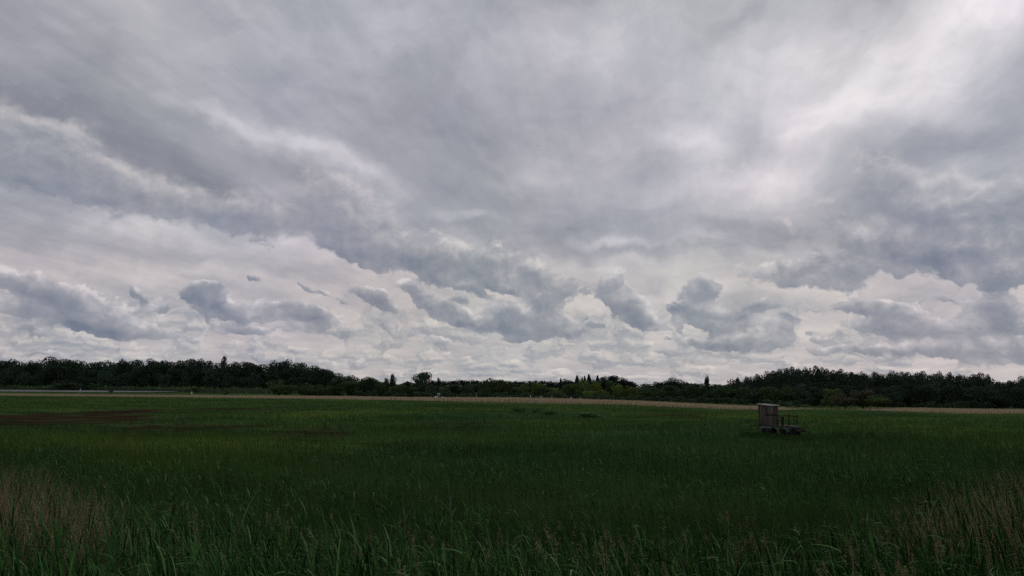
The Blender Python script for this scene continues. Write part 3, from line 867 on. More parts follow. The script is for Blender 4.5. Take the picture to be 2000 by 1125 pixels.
# --- the wood behind the pond
items = []
for px in np.arange(-70, 730, 15):
    t = float(np.interp(px, SKY_X, SKY_Y))
    items.append((px + random.uniform(-5, 5), t + random.uniform(-0.5, 2), random.uniform(495, 540), random.uniform(32, 42)))
    items.append((px + random.uniform(-5, 5), t + random.uniform(5, 10), random.uniform(472, 490), random.uniform(26, 34)))
    if px < 600: items.append((px + random.uniform(-5, 5), t + random.uniform(16, 28), random.uniform(456, 468), random.uniform(24, 32)))
mass('woodland', 'dark deciduous wood behind the pond, a single mass under its skyline trees', items, 'deep')
G1 = 'skyline trees of the wood behind the pond'
xs = [2, 32, 62, 100, 132, 150, 190, 215, 240, 268, 290, 312, 345, 368, 392, 412, 462, 485, 508, 540, 563, 588, 612, 634, 655, 680]
j = 0
for k, px in enumerate(xs):
    t = float(np.interp(px, SKY_X, SKY_Y)); w = 34 if px not in (100, 132, 563) else 46
    side = f'{ORD[sum(1 for q in xs if px < q < 437)]} skyline tree west of the poplar' if px < 437 else f'{ORD[sum(1 for q in xs if 437 < q < px)]} skyline tree east of the poplar'
    sz = 'broad domed' if w > 40 else ('low rounded' if t > 714 else 'dark rounded')
    plant_tree('deciduous_tree', f'{sz} crown in the wood behind the pond, {side}', 'tree', 'broad' if k % 3 else 'open', px, t - random.uniform(0, 2), random.uniform(462, 474), w, 'dark' if k % 2 else 'deep', G1, k % 6)
plant_tree('poplar_tree', 'narrow dark poplar standing up above the wood behind the pond', 'tree', 'poplar', 437.5, 697, 470, 15, 'deep', None, 0)
# undergrowth and bushes on the far bank
for k, (px, top, w, c, lab) in enumerate([(128, 743, 46, 'dark', 'rounded dark green bush on the far bank behind the water, above the white stake'),
        (183, 748, 20, 'mid', 'small pale green bush on the far bank just right of the big rounded bush'),
        (157, 752, 44, 'dark', 'low spreading dark bush at the water edge behind the white stake'),
        (383, 757, 16, 'mid', 'small bush beside the white triangular marker on the far bank'),
        (441, 762, 14, 'olive', 'tiny olive bush at the edge of the dry reeds'),
        (216, 762, 9, 'olive', 'small olive bush interrupting the pale strip of water'),
        (545, 742, 34, 'olive', 'rounded yellowish green bush in front of the dark wood'),
        (560, 752, 40, 'mid', 'wide green bush below the rounded yellowish one')]):
    plant_tree('bush', lab, 'bush', 'shrub', px, top, [450, 450, 448, 330, 290, 330, 300, 290][k], w, c, 'bushes on the far bank', k % 4)

def bank_strip():
    n = 14000
    s_px = RNG.uniform(-80, 600, n)
    s = np.interp(s_px, [-80, 600], [ray(-80, 755).x / ray(-80, 755).y, ray(600, 755).x / ray(600, 755).y])
    y = RNG.uniform(447, 460, n) - 110 * ss(300, 420, s_px) * RNG.uniform(0, 1, n); x = s * y
    h = (1.3 + 1.5 * wob(x, y * 0, 0.07, 2)) * RNG.uniform(0.5, 1, n)
    a = RNG.normal(0, 0.6, n)
    V, Fc, A = strips(np.stack([x, y, height(x, y)], -1), h, RNG.uniform(0.35, 0.8, n), np.stack([RNG.normal(0, .3, n), RNG.normal(0, .3, n)], -1), 1.4, 2, RNG.uniform(0, 1, n), side=np.stack([np.cos(a), np.sin(a), 0 * a], -1))
    o = mesh_obj('bank_undergrowth', V, Fc, M_bank, attr=A)
    tag(o, 'dull green undergrowth along the foot of the wood behind the pond', 'undergrowth', kind='stuff')
bank_strip()

# --- the far ridge seen over the middle
items = []
for px in np.arange(660, 1500, 11):
    t = float(np.interp(px, [660, 780, 860, 900, 1000, 1090, 1150, 1250, 1330, 1430, 1500], [744, 747, 743, 741, 743, 744, 743, 750, 748, 751, 752]))
    for q in range(2):
        items.append((px + random.uniform(-5, 5), t + random.uniform(-1, 2) + q * 3, 1150 - q * 60, random.uniform(18, 28)))
mass('woodland', 'low dark wooded ridge along the horizon behind the middle trees', items, 'fir', nq=160, size=.14)

# --- middle row of trees behind the reed belt
def row(name, group, place, anchor, items):
    for k, (px, top, dist, w, kind, colr, look) in enumerate(items):
        plant_tree(name, f'{look}, {ORD[k]} {place} from {anchor}', 'tree', kind, px, top, dist, w, colr, group, k % 6)

row('willow_tree', 'dark green trees between the pond wood and the big round tree', 'behind the reeds', 'the pond wood', [
    (600, 748, 262, 44, 'shrub', 'mid', 'wide low green tree'), (628, 752, 258, 34, 'shrub', 'mid', 'dull green low tree'), (652, 744, 264, 40, 'shrub', 'mid', 'green bushy tree'),
    (682, 745, 270, 36, 'broad', 'mid', 'green rounded tree'), (706, 740, 285, 24, 'broad', 'dark', 'dark small crowned tree'), (724, 737, 280, 26, 'broad', 'dark', 'dark domed tree'),
    (742, 747, 265, 24, 'broad', 'mid', 'short green tree'), (753, 739, 276, 15, 'open', 'dark', 'small dark two-lobed tree'), (768, 731, 278, 14, 'open', 'dark', 'tall thin dark tree with gaps'),
    (782, 752, 262, 30, 'broad', 'mid', 'low green tree'), (797, 745, 285, 14, 'open', 'dark', 'sparse small dark tree'), (806, 755, 262, 28, 'broad', 'mid', 'low dull green tree')])
row('willow_tree', 'trees right of the big round tree', 'of the row east', 'the big round tree', [
    (846, 752, 268, 30, 'broad', 'dark', 'low dark green tree'), (858, 738, 290, 9, 'open', 'dark', 'sparse thin tree'), (870, 754, 262, 30, 'shrub', 'mid', 'bushy green tree'),
    (888, 751, 266, 30, 'broad', 'mid', 'rounded green tree'), (908, 750, 264, 28, 'broad', 'dark', 'darker rounded tree'), (929, 749, 268, 28, 'broad', 'mid', 'bluish green tree'),
    (946, 752, 262, 24, 'shrub', 'mid', 'short bushy tree')])
row('birch_tree', 'yellowish green trees of the middle', 'of the yellowish group', 'its west end', [
    (962, 740, 268, 28, 'broad', 'olive', 'upright olive green tree'), (980, 743, 266, 26, 'broad', 'olive', 'olive green tree'), (997, 746, 264, 28, 'broad', 'mid', 'mid green tree'),
    (1014, 757, 262, 26, 'shrub', 'olive', 'low olive tree'), (1030, 749, 268, 26, 'broad', 'fresh', 'yellow green tree'), (1047, 747, 264, 24, 'broad', 'fresh', 'narrow yellow green tree'),
    (1064, 754, 262, 26, 'broad', 'mid', 'mid green low tree'), (1080, 758, 260, 24, 'shrub', 'fresh', 'short fresh green tree'), (1096, 762, 255, 26, 'shrub', 'fresh', 'low fresh green tree'),
    (1112, 750, 268, 28, 'broad', 'olive', 'olive tree'), (1131, 742, 266, 32, 'broad', 'fresh', 'big yellow green crowned tree'), (1150, 764, 252, 24, 'shrub', 'light', 'short bright green tree'),
    (1163, 744, 262, 22, 'broad', 'light', 'slim bright green tree'), (1180, 762, 250, 24, 'shrub', 'fresh', 'low fresh green tree'), (1190, 745, 262, 24, 'broad', 'mid', 'dark green upright tree'),
    (1206, 752, 256, 22, 'broad', 'light', 'bright green small tree'), (1222, 754, 250, 24, 'broad', 'light', 'bright yellow green tree'), (1240, 757, 246, 24, 'broad', 'fresh', 'fresh green tree')])
plant_tree('oak_tree', 'large round dark tree standing clear above the middle of the tree line', 'tree', 'broad', 825, 727.5, 270, 36, 'dark', None, 3)
row('dark_tree', 'trees on the rise behind the bright green ones', 'on the far rise', 'the conifers', [
    (1107, 741, 640, 26, 'broad', 'fir', 'small dark crown'), (1160, 741, 640, 26, 'broad', 'fir', 'dark low crown'), (1181, 736, 640, 26, 'broad', 'fir', 'dark rounded crown'), (1196, 734, 640, 26, 'broad', 'fir', 'dark domed crown'),
    (1212, 738, 640, 24, 'broad', 'fir', 'dark crown'), (1228, 744, 640, 24, 'broad', 'fir', 'lower dark crown')])
for px, top, w, lab in [(1095, 738, 8, 'thin small conifer standing alone on the skyline left of the others'), (1127, 733, 15, 'pointed dark conifer nearest the thin one'), (1137, 737, 10, 'small narrow conifer between two taller ones'),
                        (1142, 734, 11, 'slender conifer beside the tallest one'), (1150, 731, 16, 'tallest pointed conifer on the skyline'), (1167, 733, 14, 'single pointed conifer just right of the tallest')]:
    plant_tree('conifer_tree', lab, 'conifer', 'conifer', px, top, 640, w, 'fir', 'pointed conifers on the skyline', 0)
G5 = 'olive green scrub trees between the bright trees and the right wood'
row('scrub_tree', G5, 'of the scrub row', 'the bright green trees', [
    (1258, 757, 236, 28, 'broad', 'mid', 'green tree'), (1272, 752, 245, 24, 'shrub', 'dark', 'dark green tree'), (1290, 755, 230, 32, 'shrub', 'mid', 'bushy green tree'), (1312, 753, 226, 32, 'broad', 'mid', 'rounded green tree'),
    (1334, 752, 222, 32, 'shrub', 'dark', 'dark bushy tree'), (1356, 753, 218, 32, 'broad', 'mid', 'green rounded tree'), (1378, 752, 214, 32, 'shrub', 'mid', 'wide green tree'), (1400, 754, 210, 34, 'shrub', 'dark', 'dark wide tree'),
    (1424, 751, 206, 34, 'broad', 'mid', 'green tree'), (1448, 756, 202, 36, 'shrub', 'mid', 'low bushy green tree'), (1475, 758, 198, 36, 'shrub', 'dark', 'dark low tree'), (1502, 756, 194, 38, 'shrub', 'mid', 'wide low tree')])
items = []
for px in np.arange(690, 1530, 14):
    d = float(np.interp(px, [690, 1240, 1530], [285, 262, 212]))
    t = float(np.interp(px, [690, 760, 860, 950, 1050, 1240, 1530], [750, 757, 757, 758, 761, 762, 762]))
    items.append((px + random.uniform(-4, 4), t + random.uniform(-2, 3), d + random.uniform(0, 8), 28))
for px in np.arange(1500, 2100, 13):
    d = float(np.interp(px, BX, BD)) + 22
    items.append((px + random.uniform(-4, 4), 784 + random.uniform(-6, 4), d + random.uniform(-3, 8), 30))
for px in np.arange(600, 1500, 12):
    d = float(np.interp(px, BX, BD)) + 36
    items.append((px + random.uniform(-4, 4), float(np.interp(px, [600, 1000, 1500], [764, 768, 780])) + random.uniform(-3, 3), d + random.uniform(-3, 8), 26))
mass('thicket', 'dark green thicket filling the gaps low behind the middle tree row', items, 'dark', nq=700, size=.07, cat='thicket')
plant_tree('oak_tree', 'broad dark dome on the horizon between the scrub and the second poplar', 'tree', 'broad', 1310, 739, 600, 36, 'fir', None, 1)
plant_tree('oak_tree', 'small dark crown on the horizon just left of the broad dome', 'tree', 'open', 1284, 746, 600, 20, 'fir', None, 2)
plant_tree('oak_tree', 'low dark crown on the horizon just right of the broad dome', 'tree', 'broad', 1337, 746, 600, 24, 'fir', None, 4)
plant_tree('poplar_tree', 'short narrow dark poplar standing alone above the scrub on the horizon', 'tree', 'poplar', 1380, 735.5, 560, 12, 'fir', None, 1)

# --- the wood to the east
items = []
for px in np.arange(1440, 2090, 16):
    t = float(np.interp(px, RX, RY))
    items.append((px + random.uniform(-5, 5), t + random.uniform(1, 4), random.uniform(262, 285), 40))
    items.append((px + random.uniform(-5, 5), t + 7 + random.uniform(-3, 4), random.uniform(228, 245), 38))
    items.append((px + random.uniform(-5, 5), max(t + 26, 748) + random.uniform(-3, 4), float(np.interp(px, [1440, 2090], [212, 185])), 38))
mass('woodland', 'dark deciduous wood behind the wagon, a single mass under its skyline trees', items, 'deep', nq=1000, size=.055)
G6 = 'skyline trees of the wood behind the wagon'
xs = [(1434, 744, 10), (1443, 738, 14), (1458, 737, 16), (1476, 732, 22), (1494, 727, 24), (1512, 723, 26), (1532, 721, 26), (1552, 718, 28), (1572, 721, 26), (1590, 716, 24), (1607, 720, 22), (1625, 722, 28), (1645, 723, 28), (1668, 728, 26), (1684, 729, 24),
      (1706, 728, 28), (1740, 726, 26), (1754, 727, 20), (1775, 729, 26), (1802, 726, 30), (1834, 728, 24), (1857, 728, 18), (1874, 733, 16), (1903, 730, 34), (1926, 733, 20), (1968, 744, 22)]
for k, (px, top, w) in enumerate(xs):
    look = ('small' if w < 20 else 'broad' if w > 27 else 'mid-sized') + (' ragged' if k % 2 else ' rounded')
    plant_tree('deciduous_tree', f'{look} {ORD[k]} skyline tree of the wood behind the wagon, counted from its low end', 'tree', 'open' if k % 2 else 'broad', px, top, random.uniform(246, 258), w, 'dark' if k % 3 else 'deep', G6, k % 6)
plant_tree('deciduous_tree', 'dark crown rising again past the dip at the far end of the wood', 'tree', 'broad', 1996, 738, 240, 34, 'dark', G6, 2)
G7 = 'front trees at the foot of the wood behind the wagon'
f = [(1530, 757, 188, 40, 'mid'), (1560, 752, 192, 42, 'dark'), (1592, 756, 184, 40, 'dark'), (1622, 760, 178, 36, 'olive'), (1650, 770, 168, 44, 'brown'), (1684, 762, 170, 46, 'brown'), (1712, 772, 166, 38, 'olive'), (1742, 756, 176, 38, 'dark'),
     (1770, 750, 178, 40, 'deep'), (1800, 754, 174, 38, 'deep'), (1832, 748, 176, 42, 'dark'), (1865, 752, 172, 40, 'deep'), (1896, 756, 170, 40, 'dark'), (1928, 752, 168, 42, 'deep'), (1960, 760, 164, 40, 'dark'), (1992, 756, 164, 42, 'deep')]
for k, (px, top, d, w, c) in enumerate(f):
    lk = {'mid': 'green bushy', 'dark': 'dark green', 'olive': 'olive green', 'brown': 'brownish green low', 'deep': 'very dark'}[c]
    plant_tree('scrub_tree', f'{lk} tree at the foot of the wood, {ORD[k]} from the wagon', 'tree', 'shrub' if k % 2 else 'broad', px, top, d, w, c, G7, k % 6)

# bushes out on the marsh
for k, (px, top, base, w, c, lab) in enumerate([(1014, 793.5, 806, 29, 'sedge', 'low dome shaped bush alone on the marsh in front of the reed belt'),
        (1045, 796, 807, 22, 'sedge', 'flat dull green bush just right of the dome shaped one'), (1072, 799, 811, 30, 'sedge', 'dark flat bush on the marsh, third of the group'), (1150, 805, 815, 46, 'sedge', 'long low dark tussock on the marsh, last of the group')]):
    x, y = gnd(px, base)
    plant_tree('marsh_bush', lab, 'bush', 'shrub', px, top, y, w, c, 'bushes on the open marsh', k)

# dead tree by the round one
def dead_tree():
    x, y, zt = atdist(804, 730, 272)
    z0 = float(height(x, y)); h = zt - z0
    r = empty('dead_tree', (x, y, z0)); tag(r, 'pale leafless dead tree just left of the large round dark tree', 'dead tree')
    mb = MB(); mb.path([(0, 0, 0), (0.05, 0, h * .4), (-.1, 0, h * .75), (-.25, 0, h)], .14, .03, 6); mb.build('trunk', M_pale_bark, r)
    for s_, t in ((1, .55), (-1, .62), (1, .75), (-1, .83)):
        mb = MB(); mb.path([(0, 0, h * t), (s_ * .35, .1, h * (t + .07)), (s_ * .75, .1, h * (t + .16))], .05, .015, 5); mb.build('branch', M_pale_bark, r)
dead_tree()

# ================================================================== hut on a farm wagon
M_board = plain('weathered_board', (0.155, 0.135, 0.112, 1), rough=0.9, spec=.1, nscale=2.2, stretch=(3.2, 3.2, 0.25), c2=(0.040, 0.034, 0.030, 1))
M_board_dk = plain('dark_board', (0.065, 0.054, 0.045, 1), rough=0.9, nscale=2.5, stretch=(6, 6, 0.5), c2=(0.035, 0.028, 0.024, 1))
M_roof = plain('grey_roofing', (0.34, 0.33, 0.31, 1), rough=0.7, nscale=2.0, c2=(0.22, 0.21, 0.19, 1))
M_frame = plain('old_paint_steel', (0.045, 0.055, 0.06, 1), rough=0.65, nscale=5, c2=(0.035, 0.028, 0.024, 1))
M_grey = plain('grey_blue_paint', (0.12, 0.15, 0.16, 1), rough=0.6, nscale=5, c2=(0.06, 0.07, 0.07, 1))
M_rust = plain('rusty_steel', (0.030, 0.022, 0.018, 1), rough=0.9, spec=.05, nscale=7, c2=(0.016, 0.012, 0.011, 1))
M_tyre = plain('tyre_rubber', (0.022, 0.022, 0.024, 1), rough=0.85, nscale=9)
M_black = plain('dark_inside', (0.012, 0.011, 0.010, 1), rough=1.0)
M_white = plain('white_paint', (0.80, 0.81, 0.78, 1), rough=0.5, nscale=3, namp=0.15)

def wagon():
    """local x runs along the wagon towards its loading end (near right), y away from us"""
    d0 = 68.0
    x0, y0, _ = atdist(1523, 850, d0)
    r = empty('hut_wagon', (x0, y0, float(height(x0, y0)) + .12), math.radians(-58))
    tag(r, 'weathered wooden hut on an old four wheeled farm wagon standing in the marsh', 'wagon')
    L0, L1, Wd, deck = -1.85, 1.60, 1.20, 1.06      # bed from L0 to L1, width, deck height
    mb = MB()
    for k in range(9):
        w_ = Wd / 9
        mb.box(((L0 + L1) / 2 + random.uniform(-.03, .03), -Wd / 2 + w_ * (k + .5), deck), (L1 - L0, w_ - .012, .045))
    mb.build('deck', M_board, r, bevel=.004)
    mb = MB()
    for s_ in (-1, 1):
        mb.box((0.05, s_ * (Wd / 2 - .10), deck - .105), (L1 - L0 - .1, .09, .15))
    for t in (-1.8, -.9, 0, .9, 1.8):
        mb.box((t, 0, deck - .095), (.08, Wd - .30, .10))
    mb.box((L1 + .04, 0, deck - .09), (.08, Wd, .15)); mb.box((L0 - .04, 0, deck - .09), (.08, Wd, .15))
    mb.build('chassis', M_frame, r, bevel=.008)
    # side boards painted grey blue hang below the bed
    mb = MB(); mb.box((-1.05, -Wd / 2 - .02, deck - .22), (1.2, .03, .14)); mb.build('side_board', M_grey, r)
    # wheels
    for wx in (-1.15, .95):
        mb = MB(); mb.bar((wx, -Wd / 2 + .05, .40), (wx, Wd / 2 - .05, .40), .045); mb.box((wx, 0, .58), (.12, .9, .28)); mb.build('axle', M_frame, r)
        for s_ in (-1, 1):
            c = (wx, s_ * (Wd / 2 - .02), .40); w_ = .11
            wheel = MB(); wheel.lathe([(.05, -.05 * s_), (.20, -.02 * s_), (.24, -.07), (.25, .07), (.20, .03 * s_), (.05, .07 * s_)], 'Y', c, 20)
            wo = wheel.build('wheel', M_rust, r, smooth=True)
            t = MB(); t.lathe([(.25, -.09), (.33, -w_), (.385, -.08), (.40, 0), (.385, .08), (.33, w_), (.25, .09), (.25, -.09)], 'Y', c, 28)
            t.build('tyre', M_tyre, wo, smooth=True)
    # mudguard over the near rear wheel
    mb = MB(); pts = [(0.95 + .50 * math.cos(math.radians(a)), .40 + .50 * math.sin(math.radians(a))) for a in range(15, 170, 15)]
    vs, fs = [], []
    for (a, b) in pts:
        for y_ in (-Wd / 2 - .16, -Wd / 2 + .16): vs += [(a, y_, b), (a, y_, b + .012)]
    for i in range(len(pts) - 1):
        q = i * 4; fs += [(q + 1, q + 5, q + 7, q + 3), (q, q + 2, q + 6, q + 4), (q, q + 4, q + 5, q + 1), (q + 2, q + 3, q + 7, q + 6)]
    mb.add(vs, fs); mb.build('mudguard', M_grey, r)
    # drawbar to the far left
    mb = MB(); mb.path([(L0, -.35, .62), (L0 - .9, 0, .55), (L0 - 2.3, 0, .42)], .035, .03); mb.bar((L0, .35, .62), (L0 - .9, 0, .55), .035); mb.bar((L0 - .25, -.3, .6), (L0 - .25, -.3, 1.05), .03)
    mb.lathe([(.05, -.02), (.09, -.02), (.09, .02), (.05, .02), (.05, -.02)], 'Z', (L0 - 2.38, 0, .42), 14)
    mb.build('drawbar', M_rust, r)
    # hut
    hx0, hx1, hy0, hy1 = L0 + .02, L0 + 1.36, -Wd / 2 + .02, Wd / 2 - .05
    z0, zf, zb = deck + .03, deck + 1.84, deck + 1.74            # the roof falls a little to the right
    hut = MB(); hut.box(((hx0 + hx1) / 2, (hy0 + hy1) / 2, z0 + .03), (hx1 - hx0 - .08, hy1 - hy0 - .08, .05)); ho = hut.build('hut_floor', M_board_dk, r)
    def wall(name, a, b, n, skip=(), mat=M_board, thick=.024, tops=(zf, zf)):
        mb = MB(); a, b = Vector(a), Vector(b); d = b - a; u = d.normalized(); ang = math.atan2(d.y, d.x)
        R = Matrix.Rotation(ang, 3, 'Z')
        for k in range(n):
            if k in skip: continue
            p = a + d * ((k + .5) / n); tz = tops[0] + (tops[1] - tops[0]) * ((k + .5) / n)
            lo_ = z0 + random.uniform(-.05, .01)
            off = Vector((-u.y, u.x, 0)) * random.uniform(-.004, .004)
            mb.box((p.x + off.x, p.y + off.y, (lo_ + tz) / 2), (d.length / n - random.uniform(.006, .014), thick, tz - lo_ - random.uniform(0, .02)), R)
        return mb.build(name, mat, r, bevel=.002)
    wall('side_wall', (hx0 + .16, hy0, 0), (hx1, hy0, 0), 11, tops=(zf - .02, zb))
    wall('corner_boards', (hx0, hy0 - .006, 0), (hx0 + .14, hy0 - .006, 0), 1, tops=(zf, zf)).name = 'corner_board'
    wall('side_wall', (hx0, hy1, 0), (hx1, hy1, 0), 12, tops=(zf, zb))
    wall('front_wall', (hx0, hy0 + .03, 0), (hx0, hy1 - .03, 0), 9, tops=(zf, zf), mat=M_board)
    wall('end_wall', (hx1 + .004, hy0 + .03, 0), (hx1 + .004, hy0 + .50, 0), 4, tops=(zb, zb))
    wall('end_wall', (hx1 + .004, hy1 - .12, 0), (hx1 + .004, hy1 - .03, 0), 1, tops=(zb, zb))
    mb = MB(); mb.box((hx1 - .02, (hy0 + hy1) / 2 + .19, deck + .9), (.025, .52, 1.60)); dr = mb.build('door', M_board_dk, r)
    mb = MB(); mb.box((hx1 + .0, (hy0 + hy1) / 2 - .08, deck + .9), (.03, .03, .14)); mb.build('handle', M_rust, dr)
    mb = MB(); mb.box((hx1 + .004, (hy0 + hy1) / 2 + .19, deck + 1.70), (.03, .56, .07)); mb.build('lintel', M_board_dk, r)
    # posts and roof
    mb = MB(); mb.box((hx0 + .15, hy0 - .012, (z0 + zf) / 2), (.03, .03, zf - z0)); mb.build('corner_post', M_black, r)
    sl = math.atan2(zb - zf, hx1 - hx0)
    mb = MB(); R = Matrix.Rotation(-sl, 3, 'Y')
    mb.box(((hx0 + hx1) / 2 - .02, (hy0 + hy1) / 2, (zf + zb) / 2 + .035), (hx1 - hx0 + .30, hy1 - hy0 + .22, .035), R)
    for q in range(4): mb.box(((hx0 + hx1) / 2 - .02, hy0 + (hy1 - hy0) * (q + .5) / 4, (zf + zb) / 2 + .058), (hx1 - hx0 + .28, .02, .014), R)
    mb.build('roof', M_roof, r)
    # railing and stakes behind the hut
    yn, yf = -Wd / 2 + .04, Wd / 2 - .04
    mb = MB(); mb.path([(hx1 - .45, yn - .05, deck + .93), (hx1 + .55, yn, deck + .91), (hx1 + 1.05, yn, deck + .86), (hx1 + 1.2, yn, deck + .72), (hx1 + 1.22, yn, deck)], .05); mb.build('handrail', M_rust, r, smooth=True)
    for (px_, py_, hh, rr) in ((hx1 + .72, yn, .88, .05), (hx1 + 1.26, yn + .02, .80, .075), (hx1 + 1.1, yf, .92, .045), (L1 - .1, yn, 1.10, .045), (L1 - .1, yf, 1.0, .045), (L1 - .1, .1, .95, .03), (hx1 + .5, yf, .9, .04)):
        mb = MB(); mb.bar((px_, py_, deck), (px_ + random.uniform(-.05, .05), py_, deck + hh), rr, rr * .8); mb.build('stake', M_rust, r)
    mb = MB(); mb.bar((hx1 + 1.1, yf, deck + .52), (L1 - .1, yn, deck + .15), .035); mb.build('brace', M_rust, r)
    mb = MB(); mb.bar((hx1 + .5, yf, deck + .84), (L1 - .1, yf, deck + .86), .035); mb.build('handrail', M_rust, r)
    # tipped rusty ramp and junk at the loading end
    mb = MB(); R = Matrix.Rotation(math.radians(24), 3, 'Y')
    for k in range(6): mb.box((L1 + .42, -Wd / 2 + .1 + k * .20, deck - .28), (.85, .06, .06), R)
    for k in range(6): mb.box((L1 + .10 + k * .13, 0, deck - .13 - k * .058), (.05, Wd - .1, .04), R)
    mb.build('ramp', M_rust, r)
    mb = MB(); mb.box((L1 + .25, -.25, .42), (.5, .7, .34), Matrix.Rotation(.3, 3, 'Y')); mb.bar((L1 + .1, -.6, .3), (L1 + .8, .3, .75), .05); mb.bar((L1 - .1, .5, .2), (L1 + .9, -.5, .62), .045)
    mb.build('ramp_stand', M_rust, r)
wagon()

# grass standing up around the wheels
def wagon_grass():
    x0, y0, _ = atdist(1523, 850, 68.0)
    n = 3600
    a = math.radians(-58)
    u = RNG.uniform(-3.2, 3.6, n); v = RNG.normal(-.9, 0.55, n)
    x = x0 + u * math.cos(a) - v * math.sin(a); y = y0 + u * math.sin(a) + v * math.cos(a)
    h = RNG.uniform(0.25, 0.6, n)
    V, Fc, A = strips(np.stack([x, y, height(x, y)], -1), h, RNG.uniform(.025, .05, n), np.stack([RNG.normal(-.08, .1, n), RNG.normal(0, .1, n)], -1), 1.6, 2, np.clip(RNG.normal(.4, .2, n), 0, 1))
    o = mesh_obj('sedge_tuft', V, Fc, M_sedge, attr=A)
    tag(o, 'taller green sedge grown up round the wheels of the wagon', 'sedge', kind='stuff')
wagon_grass()

# ================================================================== small pale things beyond the reed belt
def at_base(px, dist):
    x, y, _ = atdist(px, 760, dist); return x, y, float(height(x, y))

def white_box():
    d = 236; x, y, z = at_base(1057.5, d); zt = atdist(1057.5, 773, d)[2]
    r = empty('white_cabinet', (x, y, z)); tag(r, 'small white box shaped cabinet showing above the reed belt', 'cabinet')
    mb = MB(); mb.box((0, 0, (zt - .08 + .3) / 2), (.80, .5, zt - .08 - .3)); mb.build('body', M_white, r, bevel=.01)
    mb = MB(); mb.box((0, 0, zt - .05), (.92, .6, .06)); mb.build('lid', M_white, r)
    mb = MB(); mb.box((0.1, -.262, zt - .45), (.02, .01, .5)); mb.build('door_gap', M_black, r)
white_box()
for px, top, d, w, lab in [(157, 759.5, 310, .22, 'thin white stake standing in the reeds in front of the water'), (375, 764, 300, .34, 'small white triangular marker on the far bank'),
                           (1036.5, 772, 236, .2, 'white stake left of the white cabinet above the reeds'), (1063.5, 775.5, 236, .2, 'short white stake just right of the white cabinet'),
                           (1078, 774, 236, .22, 'pale stake midway between the cabinet and the bright trees'), (1115.5, 775.5, 230, .24, 'short white stake among the reeds below the tallest conifer'),
                           (1133.5, 777, 228, .2, 'last short white stake at the east end of the stake line'), (1191.5, 775, 226, .16, 'pale post of a pair under the bright trees, the taller one'), (1197.5, 776, 226, .14, 'pale post of a pair under the bright trees, the shorter one')]:
    x, y, z = at_base(px, d); zt = atdist(px, top, d)[2]
    r = empty('marker_stake', (x, y, z)); tag(r, lab, 'stake', 'pale stakes beyond the reed belt')
    mb = MB(); mb.bar((0, 0, 0), (0, 0, zt - z), .05, .05, 6); mb.build('post', M_white if top != 775 and top != 776 else M_pale_bark, r)
    mb = MB()
    hh = zt - z
    if px == 375: mb.add([(-w, -.02, hh - .9), (w, -.02, hh - .9), (-.05, -.02, hh), (-w, .02, hh - .9), (w, .02, hh - .9), (-.05, .02, hh)], [(0, 1, 2), (5, 4, 3), (0, 3, 4, 1), (1, 4, 5, 2), (2, 5, 3, 0)])
    else: mb.box((0, -.06, hh - .3), (w * 1.1, .06, .5), taper=.8)
    mb.build('board', M_white if top != 775 and top != 776 else M_pale_bark, r, bevel=.005)

def buggy():
    """pale machine half hidden behind the reeds"""
    d = 240; x, y, z = at_base(857, d)
    k = d / F; zt = atdist(857, 768.3, d)[2] - z
    r = empty('small_tractor', (x, y, z), math.radians(200)); tag(r, 'small pale machine with a white roof half hidden behind the reed belt', 'tractor')
    mb = MB(); mb.box((0, 0, zt - .05), (.75, .8, .10), taper=.85); mb.build('roof', M_white, r, bevel=.02)
    mb = MB()
    for sx in (-.3, .3):
        for sy in (-.33, .33): mb.bar((sx, sy, zt - .9), (sx, sy, zt - .1), .025)
    mb.build('cab_frame', M_white, r)
    mb = MB(); mb.box((.75, 0, zt - 1.25), (1.0, .6, .5), taper=.85); mb.build('bonnet', M_white, r, bevel=.04)
    mb = MB(); mb.box((-.05, 0, zt - 1.3), (.8, .8, .6)); mb.build('body', M_frame, r, bevel=.03)
    for sx, rr in ((-.35, .5), (.9, .32)):
        for sy in (-1, 1):
            mb = MB(); mb.lathe([(.05, -.1), (rr * .6, -.1), (rr, -.09), (rr, .09), (rr * .6, .1), (.05, .1)], 'Y', (sx, sy * .52, rr), 18); mb.build('wheel', M_tyre, r, smooth=True)
buggy()
for px, lab in ((864, 'white bucket at the foot of the pale machine'), ):
    x, y, z = at_base(px, 234); zt = atdist(px, 775, 234)[2]
    mb = MB(); mb.lathe([(.001, 0), (.2, 0), (.26, zt - z), (.22, zt - z), (.18, .05)], 'Z', (0, 0, 0), 14); o = mb.build('barrel', M_white); o.location = (x, y, z)
    tag(o, 'small white barrel beside the pale machine behind the reed belt', 'barrel')
def signpost():
    d = 238; x, y, z = at_base(930.5, d); zt = atdist(930.5, 766.5, d)[2] - z
    r = empty('sign_post', (x, y, z)); tag(r, 'pale post with two small weathered boards behind the reed belt', 'sign')
    mb = MB(); mb.bar((0, 0, 0), (0.03, 0, zt), .05, .04, 6); mb.build('post', M_pale_bark, r)
    for (dx, dz, w, h_) in ((-.05, -.22, .5, .32), (.05, -1.0, .4, .5)):
        mb = MB(); mb.box((dx, -.06, zt + dz), (w, .03, h_)); mb.build('board', M_grey if dz > -.5 else M_pale_bark, r)
signpost()

